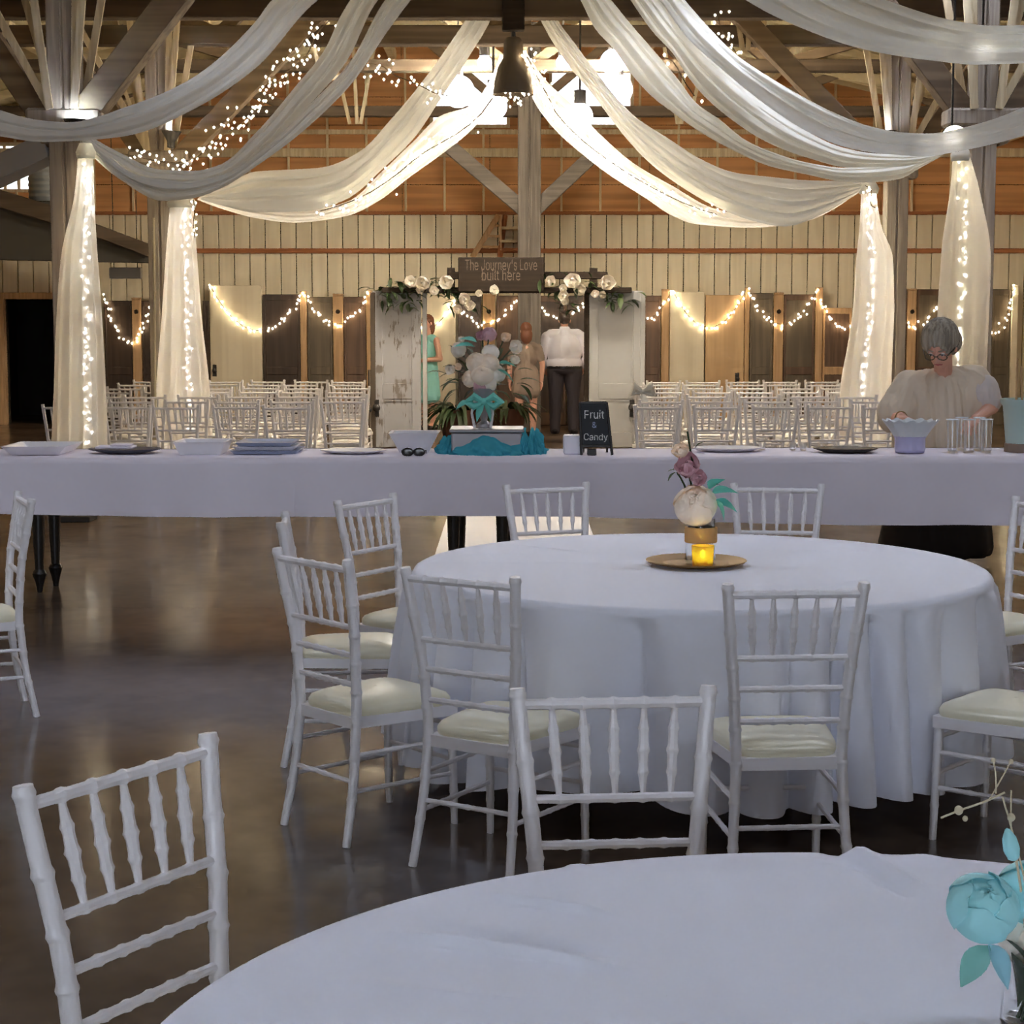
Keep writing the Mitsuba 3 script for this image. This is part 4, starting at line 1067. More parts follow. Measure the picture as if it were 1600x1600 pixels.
# teal tulle round a silver box
rng = np.random.default_rng(8)
def crumple(c, rx, ry, h, seed, n=40, m=110, amp=.25):
    r = np.random.default_rng(seed); ph = r.uniform(0, 6.28, 8); a = np.linspace(0, 2 * np.pi, m, endpoint=False); G = []
    for i in range(n):
        t = i / (n - 1)
        k = math.cos(t * math.pi / 2) ** .55 if t < 1 else 0
        k = .42 + .58 * k
        f = 1 + amp * (.5 * np.sin(11 * a + ph[0] + 5 * t) + .4 * np.sin(19 * a + ph[1] - 7 * t) + .3 * np.sin(31 * a + ph[2] + 9 * t)) * (.35 + .65 * abs(math.sin(5.5 * t + ph[3])))
        G.append(np.c_[c[0] + rx * k * f * np.cos(a), c[1] + ry * k * f * np.sin(a), c[2] + h * t * (1 + .25 * np.sin(5 * a + ph[4]))])
    return sheet(G, wrap=True)


key = thing('teal_tulle', 'crumpled teal tulle gathered around the silver box on the buffet', 'tulle')
c = np.array([bX(766), 11.36, TZ])
part(key, 'gathers', crumple(c, .33, .26, .105, 4, amp=.12), 'tulle_teal', True)
part(key, 'ruffle', crumple([bX(828), 11.25, TZ], .085, .09, .13, 7, amp=.3), 'tulle_teal', True)
part(key, 'ruffle', crumple([bX(704), 11.3, TZ], .07, .09, .09, 9, amp=.3), 'tulle_teal', True)
key = thing('silver_box', 'dull silver box carrying the tall bouquet, wrapped in teal tulle', 'box')
x0, x1 = bX(706), bX(816)
part(key, 'body', bx(x0, x1, 11.2, 11.55, TZ, TZ + .135, .008), 'box_metal', False)
part(key, 'lid', bx(x0 - .012, x1 + .012, 11.185, 11.565, TZ + .135, TZ + .155, .006), 'box_metal', False)


# flowers ------------------------------------------------------------
def petal(L, W, cup, curl, n=7, m=7, tip=.3):
    G = np.zeros((n, m, 3))
    for i in range(n):
        v = i / (n - 1); w = W * (math.sin(math.pi * min(1, (.12 + .88 * v) ** .8 * .93)) ** .75 + .05)
        for j in range(m):
            u = 2 * j / (m - 1) - 1
            ang = cup * v ** 1.1 + curl * v ** 3
            G[i, j] = [u * w, L * v * math.cos(ang * .5) + .0 - .12 * L * (u * u) * v, L * v * math.sin(ang) * .9 + .35 * w * u * u + .06 * L * v * v * math.sin(3 * u)]
    return sheet(G)


def bloom(R, layers, seed=0, n=7):
    """Petal meshes of a full flower that opens along +z; layers: (count, length, width, tilt, cup)."""
    r = np.random.default_rng(seed); out = []
    for k, (cnt, L, W, tilt, cup) in enumerate(layers):
        for i in range(cnt):
            p = petal(L * R * r.uniform(.93, 1.07), W * R * r.uniform(.92, 1.08), cup, r.uniform(-.2, .4), n, n)
            a = i * 2 * math.pi / cnt + k * .7 + r.uniform(-.15, .15)
            Rx = trimesh.transformations.rotation_matrix(tilt + r.uniform(-.1, .1), [1, 0, 0]); Rz = trimesh.transformations.rotation_matrix(a, [0, 0, 1])
            p.apply_transform(Rx); p.apply_translation([0, .04 * R * (len(layers) - k), 0]); p.apply_transform(Rz); out.append(p)
    return out


ROSE = [(7, 1.0, .62, .15, 1.1), (6, .92, .56, .55, 1.0), (5, .78, .48, .95, .9), (4, .6, .38, 1.2, .8), (3, .42, .28, 1.4, .6)]
LIGHT = [(6, 1.0, .6, .25, 1.0), (5, .8, .5, .8, .9), (3, .5, .34, 1.25, .6)]


def aim(d, c):
    R = trimesh.geometry.align_vectors([0, 0, 1], np.array(d, float) / np.linalg.norm(d)); R[:3, 3] = c
    return R


def peony(R, seed=0, n=10, layers=((5, 82, 1.0, 58, 50), (5, 52, .95, 50, 44), (4, 30, .86, 40, 36), (3, 12, .74, 34, 30))):
    """A half-closed globe of broad overlapping petals: (count, degrees from the axis, radius, half length, half width)."""
    r = np.random.default_rng(seed); out = []
    for k, (cnt, th, rad, hl, hw) in enumerate(layers):
        for i in range(cnt):
            t0 = math.radians(th + r.uniform(-5, 5)); p0 = i * 2 * math.pi / cnt + k * .62 + r.uniform(-.12, .12); G = np.zeros((n, n, 3))
            for a in range(n):
                v = 2 * a / (n - 1) - 1
                for b in range(n):
                    u = 2 * b / (n - 1) - 1
                    w = math.radians(hw) * math.sqrt(max(0.02, 1 - .9 * abs(v) ** 2.6)); tt = t0 - v * math.radians(hl) * (1 - .16 * u * u); ph = p0 + u * w / max(.35, math.sin(abs(tt)) if tt > 0 else .35)
                    q = R * rad * (1 + .045 * u + .10 * max(0, v) ** 3 - .12 * max(0, -v) + .02 * math.sin(5 * u + 9 * i) * max(0, v))
                    G[a, b] = [q * math.sin(tt) * math.cos(ph), q * math.sin(tt) * math.sin(ph), q * math.cos(tt) * .92]
            out.append(sheet(G))
    return out


def flower(key, nm, c, R, d, m, layers=LIGHT, seed=0, label=None):
    mesh = cat(bloom(R, layers, seed, 8)); mesh.apply_transform(aim(d, c))
    return part(key, nm, mesh, m, True, label=label)


def leaf(L, W, bend=.4, n=8, m=5):
    G = np.zeros((n, m, 3))
    for i in range(n):
        v = i / (n - 1); w = W * math.sin(math.pi * (v ** .8)) + .001
        for j in range(m):
            u = 2 * j / (m - 1) - 1
            G[i, j] = [u * w, L * v * math.cos(bend * v), L * v * math.sin(bend * v) * -1 + .25 * abs(u) * w]
    return sheet(G)


def leaf_at(c, d, L, W, bend=.4, roll=0.):
    m = leaf(L, W, bend)
    d = np.array(d, float); d /= np.linalg.norm(d)
    x = np.cross(d, [0, 0, 1.0]); x = x / (np.linalg.norm(x) + 1e-9) if np.linalg.norm(x) > 1e-3 else np.array([1.0, 0, 0]); z = np.cross(x, d)
    x, z = x * math.cos(roll) + z * math.sin(roll), z * math.cos(roll) - x * math.sin(roll)
    M = np.eye(4); M[:3, 0], M[:3, 1], M[:3, 2], M[:3, 3] = x, d, z, c
    m.apply_transform(M)
    return m


BY = 11.38
def fl(px, py, Y=BY): return P(px, py, Y)


key = thing('tall_bouquet', 'tall bouquet of cream and white flowers with a teal bow, on the silver box', 'bouquet')
z0 = TZ + .157; cx = bX(756)
part(key, 'vase', lathe([(0, z0), (.05, z0), (.046, z0 + .02), (.02, z0 + .04), (.03, z0 + .1), (.06, z0 + .2), (.07, z0 + .24), (.062, z0 + .24), (.05, z0 + .2), (0, z0 + .1)], 24, [cx, BY, 0]), 'box_metal', 40)
for dx in (-.075, .055):
    part(key, 'foot', tube([[cx + dx * .75, BY - .05, z0 + .0], [cx + dx * 1.0, BY - .05, z0 + .09], [cx + dx * .7, BY - .04, z0 + .17]], [.009, .008, .012], 8), 'ceramic')
bow = P(756, 628, BY - .08)
for s in (-1, 1):
    part(key, 'bow_loop', tube([bow, bow + [s * .06, -.01, .035], bow + [s * .10, 0, 0], bow + [s * .06, .01, -.03], bow + [s * .005, 0, -.005]], [.012, .026, .03, .024, .01], 8), 'ribbon_teal')
    part(key, 'bow_tail', leaf_at(bow, [s * .45, -.05, -1], .13, .03, .1, .6), 'ribbon_teal', True)
part(key, 'bow_knot', ball(bow, (.024, .02, .024), 2), 'ribbon_teal', True)
fl_list = [(744, 567, .08, 'petal_cream', -.02, (-.3, -1, .4)), (764, 568, .078, 'petal_cream', -.02, (.3, -1, .5)), (754, 586, .088, 'petal_cream', -.04, (0, -1, .2)), (736, 592, .07, 'petal_cream', .02, (-.6, -1, .1)), (775, 584, .074, 'petal_white', .02, (.6, -1, .2)), (764, 600, .06, 'petal_white', -.02, (.3, -1, -.2)), (752, 603, .06, 'petal_pink', -.02, (-.1, -1, -.3)), (766, 552, .07, 'petal_white', .02, (.2, -.8, .7)),
           (717, 547, .062, 'petal_white', .03, (-.6, -1, .2)), (801, 543, .055, 'petal_white', .02, (.5, -1, .2)), (788, 530, .045, 'petal_cream', .05, (.3, -1, .5)), (706, 577, .042, 'petal_white', 0, (-.4, -1, 0)), (718, 573, .03, 'petal_cream', 0, (-.4, -1, 0)),
           (764, 523, .06, 'petal_pink', .06, (0, -1, .5)), (754, 528, .045, 'petal_pink', .06, (-.3, -1, .5)), (801, 562, .04, 'petal_white', 0, (.6, -1, 0)), (722, 533, .028, 'petal_white', .02, (-.3, -1, .6))]
for k, (px, py, R, m, dy, d) in enumerate(fl_list):
    if R >= .06: part(key, 'flower', moved(cat(peony(R * .8, k, 9)), aim(np.array(d) + [0, 0, .3], fl(px, py, BY + dy))), m, True)
    else: flower(key, 'flower', fl(px, py, BY + dy), R, d, m, LIGHT, k)
for px, py, L, d in ((742, 542, .13, (-1, -.2, .3)), (745, 535, .11, (-1, 0, .5)), (780, 568, .12, (1, -.3, .1)), (778, 578, .13, (1, -.2, -.4)), (735, 628, .1, (-1, -.2, -.2))):
    part(key, 'teal_leaf', leaf_at(fl(px, py, BY - .05), d, L, .04, .3, .3), 'ribbon_teal', True)
rng = np.random.default_rng(3)
core = np.array([cx, BY, z0 + .22])
for k in range(44):
    a = rng.uniform(0, 6.28); e = rng.uniform(-.1, 1.2)
    d = np.array([math.cos(a) * math.cos(e) * 1.1, abs(math.sin(a)) * math.cos(e) * .7, math.sin(e)])
    part(key, 'leaf', leaf_at(core + d * rng.uniform(.05, .26), d + rng.normal(0, .3, 3), rng.uniform(.08, .15), rng.uniform(.015, .03), .5), 'leaf' if k % 3 else 'leaf_dark', True)
for k, (px, py, *_) in enumerate(fl_list):
    q = fl(px, py, BY + .03)
    part(key, 'stem', tube([core - [0, 0, .1], (core + q) / 2 + [0, 0, .04], q], .005, 5), 'leaf_dark')

key = thing('pillar_candle', 'square white pillar candle left of the chalkboard easel', 'candle')
c = [bX(895), 11.25, TZ]
part(key, 'wax', bx(c[0] - .06, c[0] + .06, c[1] - .06, c[1] + .06, TZ, TZ + .118, .008), 'wax', False)
part(key, 'wick', tube([[c[0], c[1], TZ + .115], [c[0] + .003, c[1], TZ + .135]], .003, 6), 'black_iron')
key = thing('chalkboard_easel', 'small black chalkboard easel lettered Fruit & Candy', 'chalkboard sign')
b0, b1, b2, b3 = P(910, 692, 11.2), P(955, 689, 11.2), P(946, 628, 11.26), P(907, 628, 11.26)
zt = TZ
fx = lambda px: bX(px, 11.2)
lean = .06 / .24
def on_board(x, z, d=0): return np.array([x, 11.16 + (z - TZ) * .22 - d, z])
zb, zt_ = TZ + .055, TZ + .315
xl0, xr0, xl1, xr1 = fx(908), fx(953), fx(906), fx(948)
part(key, 'board', trimesh.convex.convex_hull(np.array([on_board(x, z, d) for d in (-.006, .006) for x, z in ((xl0, zb), (xr0, zb), (xr1, zt_), (xl1, zt_))])), 'chalkboard', False)
for p, q in (((xl0, TZ), (xl1, zt_)), ((xr0 + .012, TZ), (xr1, zt_)), ((xl0, zb), (xr0, zb)), ((xl1, zt_), (xr1, zt_))):
    part(key, 'frame_bar' if abs(p[1] - q[1]) < .01 else 'leg', bar(on_board(*p), on_board(*q), .016, .02, up=(0, 1, 0), b=.003), 'black_wood', False)
for x in (xl0 + .02, xr0 - .01): part(key, 'back_leg', bar([x, 11.36, TZ], on_board(x, zt_ - .05, -.01), .012, .014, up=(0, 1, 0), b=.002), 'black_wood', False)
part(key, 'foot_block', bx(fx(917), fx(931), 11.12, 11.17, TZ, TZ + .04, .004), 'black_wood', False)
for s, z, h, wmax in (('Fruit', zt_ - .095, .055, .12), ('&', zt_ - .15, .035, .04), ('Candy', zb + .035, .055, .145)):
    t = meshkit.text_mesh(s, h, .002); bb = t.bounds; w = bb[1][0] - bb[0][0]; k = min(1, wmax / w)
    t.apply_translation([-(bb[0][0] + bb[1][0]) / 2, 0, 0])
    o = on_board((xl0 + xr0) / 2 - (.008 if s != 'Candy' else 0), z, .0065)
    M = np.eye(4); M[:3, 0] = [k, 0, 0]; up = np.array([0, .22, 1]) / math.hypot(.22, 1); M[:3, 1] = up * min(1, k * 1.15); M[:3, 2] = np.cross([1, 0, 0], up); M[:3, 3] = o
    part(key, 'lettering', moved(t, M), 'chalk' if s != '&' else 'blue_ceramic', False)

key = thing('serving_platter', 'white platter right of the chalkboard easel, behind the far centrepiece', 'platter')
part(key, 'plate', moved(lathe([(0, 0), (.13, 0), (.21, .02), (.214, .026), (.13, .008), (0, .008)], 36), MX([bX(1140), 11.4, TZ + .006], 0, (1, .75, 1))), 'ceramic', 40)
key = thing('serving_platter', 'dark round platter left of the ruffled lilac bowl', 'platter')
part(key, 'plate', moved(lathe([(0, 0), (.13, 0), (.195, .02), (.2, .026), (.13, .012), (0, .012)], 36), MX([bX(1321), 11.3, TZ + .009], 0, (1, .8, 1))), 'dark_plate', 40)
for k, px in enumerate((1198, 1246, 1262)):
    key = thing('votive_glass', ('small clear votive glass left of the dark platter', 'clear votive glass just beside the dark platter', 'clear votive glass touching the rim of the dark platter')[k], 'glass')
    part(key, 'glass', lathe([(0, 0), (.018, 0), (.022, .05), (.02, .05), (.016, .006), (0, .006)], 20, [bX(px), 11.5 - .02 * k, TZ + .007]), 'glass', 40)
key = thing('ruffled_bowl', 'lilac bowl with a ruffled white rim before the grey-haired woman', 'bowl')
a = np.linspace(0, 2 * np.pi, 168, endpoint=False); G = []
for r, z, w in ((.001, .0, 0), (.086, 0, 0), (.092, .02, 0), (.092, .085, 0), (.1, .1, .0), (.125, .14, .01), (.16, .185, .016), (.168, .198, .018), (.162, .196, .018), (.12, .145, .01), (.09, .1, 0), (.08, .02, 0), (.001, .012, 0)):
    rr = r * (1 + (w / max(r, .01)) * .22 * np.sin(14 * a))
    G.append(np.c_[bX(1419) + rr * np.cos(a), 11.25 + rr * np.sin(a), TZ + .01 + z + w * .35 * np.sin(14 * a + .6)])
part(key, 'base', sheet(np.array(G)[:5], wrap=True), 'lilac_glaze', True)
part(key, 'ruffled_rim', sheet(np.array(G)[4:], wrap=True), 'frost_glass', True)
for k, (px, y) in enumerate(((1488, 11.2), (1502, 11.42), (1514, 11.2), (1530, 11.4), (1541, 11.22))):
    key = thing('tumbler', ('first', 'second', 'third', 'fourth', 'fifth')[k] + ' clear tumbler from the left, between the ruffled bowl and the mint bucket', 'glass', 'clear tumblers on the buffet')
    o = [bX(px, y), y, TZ + .009]
    part(key, 'wall', lathe([(.03, .012), (.036, .19), (.038, .205)], 24, o), 'pane', 40)
    part(key, 'base', lathe([(0, 0), (.03, 0), (.031, .016), (0, .014)], 24, o), 'glass', 40)
    t_ = np.linspace(0, 2 * np.pi, 25); part(key, 'rim', tube(np.c_[o[0] + .038 * np.cos(t_), o[1] + .038 * np.sin(t_), np.full(25, o[2] + .205)], .0028, 6, False), 'frost_glass')
    for q_ in (0, 2, 4): part(key, 'facet', tube([[o[0] + .031 * math.cos(q_ + 3.6), o[1] + .031 * math.sin(q_ + 3.6), o[2] + .015], [o[0] + .037 * math.cos(q_ + 3.6), o[1] + .037 * math.sin(q_ + 3.6), o[2] + .2]], .0022, 5), 'frost_glass')
key = thing('ice_bucket', 'pale mint bucket with wooden tongs at the right end of the buffet', 'bucket')
c = [bX(1612), 11.35, TZ + .008]
part(key, 'bucket', lathe([(0, 0), (.13, 0), (.14, .02), (.165, .28), (.18, .3), (.182, .325), (.176, .325), (.155, .28), (.13, .02), (0, .02)], 40, c), 'bucket_mint', 40)
part(key, 'base_ring', lathe([(.13, 0), (.15, 0), (.15, .05), (.142, .055), (.13, .02)], 40, c), 'taupe_dress', 40)
for px0, px1 in ((1588, 1590), (1600, 1596)): part(key, 'tong', bar([bX(px0), 11.33, TZ + .1], P(px1, 560 + (px0 - 1588), 11.33), .014, .01, b=.002), 'tan_frame', False)
# ------------------------------------------------------------------ centrepieces
key = thing('gold_charger', 'round gold charger plate under the candle and flowers on the far table', 'plate')
cc = np.array([.672, 6.67, .760])
part(key, 'plate', lathe([(0, 0), (.12, 0), (.178, .012), (.184, .018), (.18, .02), (.125, .008), (.118, .005), (0, .005)], 64, cc), 'gold_plate', 40)
scene['amber'] = {'type': 'principledthin', 'base_color': rgb(S(250, 204, 100)), 'roughness': 0.2, 'diff_trans': 1.0, 'spec_trans': 0.4, 'eta': 1.4}
key = thing('votive_candle', 'lit candle in a small amber glass at the front of the gold charger', 'candle')
vc = np.array([PX(1098, 6.56, .8), 6.56, .767])
part(key, 'holder', lathe([(.0, 0), (.034, 0), (.037, .01), (.041, .078), (.038, .078), (.034, .012), (0, .008)], 32, vc), 'amber', 40)
part(key, 'flame', moved(lathe([(0, 0), (.008, .008), (.009, .016), (.004, .03), (0, .038)], 12), MX(vc + [0, 0, .03])), 'bulb_off', True, emit=[110, 76, 20])
part(key, 'tealight', lathe([(0, .012), (.02, .012), (.02, .024), (0, .026)], 20, vc), 'wax', 40)
FY = 6.68


def full_flower(nm, R, seed, M, m, n=10, label=None):
    ps = peony(R, seed, n)
    k = part(key, nm, moved(cat(ps[10:]), M), m, True, label=label)     # the heart; the broad petals are its sub-parts
    for p in ps[:10]: part(k, 'petal', moved(p, M), m, True)


def q(px, py, Y=FY): return P(px, py, Y)


key = thing('flower_centrepiece', 'jar of a cream rose, pink blooms and teal ribbon standing on the gold charger', 'flower arrangement')
jc = np.array([PX(1095, FY, .85), FY, .767])
part(key, 'jar', lathe([(0, 0), (.05, 0), (.056, .01), (.057, .1), (.05, .13), (.052, .16), (.049, .16), (.047, .13), (.053, .1), (.052, .012), (0, .008)], 36, jc), 'glass', 40)
part(key, 'burlap_band', lathe([(.0575, .075), (.0595, .078), (.0595, .128), (.0575, .131), (.052, .132)], 36, jc), 'burlap', 40)
rose = q(1087, 792, FY - .02)
full_flower('rose', .08, 5, aim((-.05, -.8, .6), rose + [0, .01, 0]), 'petal_cream')
flower(key, 'pink_bloom', q(1076, 738, FY), .06, (-.2, -.8, .7), 'petal_pink', LIGHT, 2)
flower(key, 'pink_bloom', q(1066, 712, FY), .04, (-.3, -.6, .8), 'petal_cream', LIGHT, 3)
flower(key, 'pink_bloom', q(1086, 748, FY - .03), .04, (.4, -1, .2), 'petal_pink', LIGHT, 4)
for a, d, L in (((1112, 772), (1, -.2, .35), .10), ((1114, 785), (1, -.1, -.1), .095), ((1116, 782), (.8, -.3, -.9), .085), ((1108, 765), (.7, -.1, .8), .07)):
    part(key, 'teal_ribbon', leaf_at(q(*a, FY - .01), d, L, .045, .3, .4), 'ribbon_teal', True)
for pts in (((1092, 850), (1086, 790), (1076, 740)), ((1096, 850), (1092, 780), (1078, 700), (1074, 674)), ((1090, 850), (1070, 760), (1058, 738))):
    part(key, 'stem', tube(smoothcurve([q(*p) for p in pts], 12), .004, 6), 'leaf_dark')
for a, d in (((1062, 735), (-1, 0, .3)), ((1086, 700), (.6, 0, .8)), ((1056, 738), (-.8, -.2, -.4)), ((1108, 758), (.9, 0, .3))): part(key, 'leaf', leaf_at(q(*a), d, .045, .012), 'leaf', True)

NY = 2.22
key = thing('flower_centrepiece', 'glass of teal peonies with pale twigs on the nearest table, at the lower right edge', 'flower arrangement')
vc = np.array([PX(1606, 2.27, .8), 2.27, .759])
part(key, 'vase', lathe([(0, 0), (.03, 0), (.034, .008), (.031, .05), (.028, .085), (.032, .11), (.03, .11), (.026, .085), (.028, .05), (.03, .012), (0, .008)], 40, vc), 'glass', 40)
pc = P(1536, 1428, NY)
PEO = [(6, 1.0, .66, .2, 1.5), (6, .95, .6, .5, 1.55), (5, .85, .5, .8, 1.5), (4, .68, .42, 1.1, 1.3), (3, .5, .3, 1.35, 1.0)]
full_flower('peony', .0455, 12, aim((.05, -.75, .75), pc + [0.004, .02, .0]), 'petal_teal', 12)
p2 = P(1612, 1458, NY + .06)
full_flower('peony', .046, 14, aim((.2, -1, .4), p2), 'petal_white', 9, 'white peony')
full_flower('peony', .046, 15, aim((.2, -.6, .8), P(1612, 1400, NY + .055)), 'petal_teal')
part(key, 'leaf', leaf_at(P(1546, 1478, NY - .01), (-.75, -.25, -.75), .062, .017, .25, .5), 'leaf_teal', True)
part(key, 'leaf', leaf_at(P(1544, 1476, NY - .01), (.55, -.3, -.8), .06, .018, .25, -.3), 'leaf_blue', True)
part(key, 'leaf', leaf_at(P(1572, 1468, NY + .01), (.6, -.1, -.45), .07, .02, .3, .2), 'leaf_dark', True)
part(key, 'leaf', leaf_at(P(1580, 1488, NY + .02), (.4, 0, -.9), .07, .02, .3, .2), 'leaf_dark', True)
part(key, 'bud', moved(lathe([(0, 0), (.007, .004), (.0105, .016), (.009, .03), (.003, .042), (0, .044)], 14), aim((-.25, 0, 1), P(1585, 1346, NY))), 'petal_teal', True)
for pts, r in ((((1608, 1560), (1600, 1430), (1588, 1345)), .0017), (((1606, 1560), (1560, 1400), (1500, 1290), (1477, 1277)), .0), (((1470, 1278), (1500, 1266), (1540, 1252), (1570, 1238)), .0014), (((1556, 1240), (1556, 1215), (1552, 1190)), .0009),
               (((1545, 1250), (1560, 1225), (1578, 1192)), .0009), (((1590, 1345), (1580, 1300), (1580, 1235)), .0010), (((1608, 1560), (1604, 1400), (1582, 1300), (1566, 1245)), .0012)):
    if r: part(key, 'twig', tube(smoothcurve([P(*p, NY + .02) for p in pts], 12), r, 6), 'twig')
for px, py, r in ((1498, 1266, .0055), (1508, 1279, .0035), (1580, 1277, .005), (1552, 1188, .003), (1580, 1190, .003)): part(key, 'twig_bud', ball(P(px, py, NY + .018), (r, r, r * 1.1), 2), 'twig', True)
for k in range(5):
    b_ = vc + [.012 * math.cos(k * 1.3), .012 * math.sin(k * 1.3), .01]
    part(key, 'stem', tube(smoothcurve([b_, vc + [.01 * math.sin(k), 0, .11], pc * .4 + p2 * .6 + [.004 * k, 0, -.01]], 8), .0026, 6), 'leaf_dark')

# potted fern and greens at the archway
key = thing('potted_fern', 'dark potted fern on the floor in the left of the archway', 'potted fern')
c = np.array([PX(716, 24.2), 24.2, 0])
part(key, 'pot', lathe([(0, 0), (.17, 0), (.2, .05), (.25, .42), (.27, .45), (.24, .45), (.2, .1), (0, .4)], 24, c), 'terracotta', 40)
rng = np.random.default_rng(21)
for k in range(60):
    a = rng.uniform(0, 6.28); up = rng.uniform(.3, 1.6)
    part(key, 'frond', leaf_at(c + [.1 * math.cos(a), .1 * math.sin(a), .42], (math.cos(a), math.sin(a), up), rng.uniform(.35, .62), .035, 1.0), 'leaf_dark', True)
key = thing('potted_fern', 'second dark fern half hidden behind the bouquet in the archway', 'potted fern')
c = np.array([PX(792, 24.6), 24.6, 0])
part(key, 'pot', lathe([(0, 0), (.17, 0), (.2, .05), (.25, .42), (.27, .45), (.24, .45), (.2, .1), (0, .4)], 24, c), 'terracotta', 40)
for k in range(40):
    a = rng.uniform(0, 6.28); up = rng.uniform(.3, 1.6)
    part(key, 'frond', leaf_at(c + [.1 * math.cos(a), .1 * math.sin(a), .42], (math.cos(a), math.sin(a), up), rng.uniform(.35, .55), .035, 1.0), 'leaf_dark', True)

for side, blooms, greens, lab in (
    ('left', [(640, 444, .1), (665, 441, .12), (700, 440, .12), (678, 455, .08), (655, 452, .07), (724, 466, .1), (732, 478, .09), (716, 484, .08), (771, 456, .08), (748, 458, .06)],
     [(605, 455, 26), (640, 450, 24), (690, 450, 24), (620, 470, 12), (728, 470, 16), (712, 458, 16), (650, 468, 10)], 'garland of white flowers and greens along the left half of the archway lintel'),
    ('right', [(858, 440, .09), (898, 441, .13), (908, 452, .1), (945, 442, .13), (882, 462, .09), (884, 470, .07), (930, 461, .07), (880, 452, .07), (940, 462, .06)],
     [(850, 436, 14), (885, 450, 16), (915, 448, 14), (880, 480, 12), (960, 460, 16), (965, 470, 14), (872, 470, 6)], 'garland of white flowers and greens along the right half of the archway lintel')):
    key = thing('flower_garland', lab, 'garland')
    for k, (px, py, R) in enumerate(blooms):
        flower(key, 'flower', P(px, py, AY - .2), R, (rng.uniform(-.4, .4), -1, rng.uniform(-.1, .5)), 'petal_white', LIGHT, 40 + k)
    for px, py, n in greens:
        c = P(px, py, AY - .12)
        for k in range(n):
            d = rng.normal(0, 1, 3) * [1.3, .5, .55]
            part(key, 'leaf', leaf_at(c + rng.normal(0, 1, 3) * [.09, .05, .05], d, rng.uniform(.1, .2), rng.uniform(.02, .04), .5), 'leaf_dark' if k % 3 else 'leaf', True)
for px, py, lab, Y in ((296, 597, 'small dried brown posy tied to a ceremony chair before the bright left drape', 18.85), (1338, 590, 'small dried brown posy tied to a ceremony chair before the second right drape', 18.85)):
    key = thing('dried_posy', lab, 'posy')
    c = P(px, py, Y - .25)
    part(key, 'stalks', tube([c - [0, 0, .16], c - [0, 0, .08], c], [.012, .02, .03], 8), 'dried')
    for k in range(26):
        d = rng.normal(0, 1, 3); d[2] = abs(d[2]) * .8
        part(key, 'dry_leaf', leaf_at(c + d * .01, d, rng.uniform(.05, .1), .018, .4), 'dried', True)
# small glass jars on the aisle chairs' side: two pale pew bows
for px, py, lab in ((1004, 612, 'crumpled white tulle bow tied to the aisle chair right of the archway'),):
    key = thing('tulle_bow', lab, 'bow')
    c = P(px, py, 17.75)
    for s in (-1, 1): part(key, 'loop', tube([c, c + [s * .08, -.02, .06], c + [s * .1, 0, -.02], c + [s * .01, 0, -.01]], [.02, .05, .045, .015], 9), 'sheer')
    part(key, 'tail', leaf_at(c, (.05, -.1, -1), .3, .05, .1), 'sheer', True)

# ------------------------------------------------------------------ people
def hull2(p0, r0, p1, r1, n=14):
    return Manifold.batch_hull([Manifold.sphere(r0, n).translate([float(x) for x in p0]), Manifold.sphere(r1, n).translate([float(x) for x in p1])])


def ell(c, r, R=None, n=24):
    m = Manifold.sphere(1.0, n).scale([float(x) for x in r])
    A = np.eye(4)[:3]
    if R is not None: A[:, :3] = R[:3, :3]
    A[:, 3] = c
    return m.transform(A)


def skin_mesh(ms, edge, it=8):
    m = ms[0]
    for x in ms[1:]: m = m + x
    m = m.refine_to_length(edge).to_mesh()
    t = trimesh.Trimesh(m.vert_properties[:, :3], m.tri_verts)
    trimesh.smoothing.filter_taubin(t, lamb=.5, nu=.53, iterations=it)
    return t


def chainb(pts):
    return [hull2(a[0], a[1], b[0], b[1]) for a, b in zip(pts[:-1], pts[1:])]


def head_solids(c, R, s=1.0):
    """Skull, jaw, nose, ears and neck stub; local axes: x to the person's right, y forward, z up."""
    f = lambda p: np.array(c) + R[:3, :3] @ (np.array(p) * s)
    out = [ell(f((0, 0, .02)), np.array((.074, .094, .098)) * s, R), ell(f((0, .022, -.05)), np.array((.055, .068, .066)) * s, R), hull2(f((0, .06, -.085)), .022 * s, f((0, .03, -.06)), .05 * s)]
    out.append(Manifold.batch_hull([Manifold.sphere(.006 * s, 8).translate(list(map(float, f((0, .09, .02))))), Manifold.sphere(.011 * s, 8).translate(list(map(float, f((0, .112, -.022))))), Manifold.sphere(.012 * s, 8).translate(list(map(float, f((.014, .09, -.026))))), Manifold.sphere(.012 * s, 8).translate(list(map(float, f((-.014, .09, -.026)))))]))
    for sx in (-1, 1): out.append(ell(f((sx * .077, -.005, -.01)), np.array((.01, .02, .03)) * s, R))
    return out


def face_parts(key, c, R, s=1.0):
    f = lambda p: np.array(c) + R[:3, :3] @ (np.array(p) * s)
    for sx in (-1, 1):
        e_ = part(key, 'eye', ball(f((sx * .031, .083, .008)), .0115 * s, 2), 'eye_white', True)
        part(e_, 'iris', ball(f((sx * .031, .0915, .008)), .0055 * s, 1), 'black_gloss', True)
        part(key, 'eyebrow', tube([f((sx * .014, .092, .03)), f((sx * .032, .089, .034)), f((sx * .05, .074, .028))], .0035 * s, 6), 'hair_grey' if s > 1.05 else 'hair_dark')
    part(key, 'lips', tube([f((-.022, .083, -.06)), f((0, .092, -.057)), f((.022, .083, -.06))], [.003 * s, .006 * s, .003 * s], 8), 'lip')


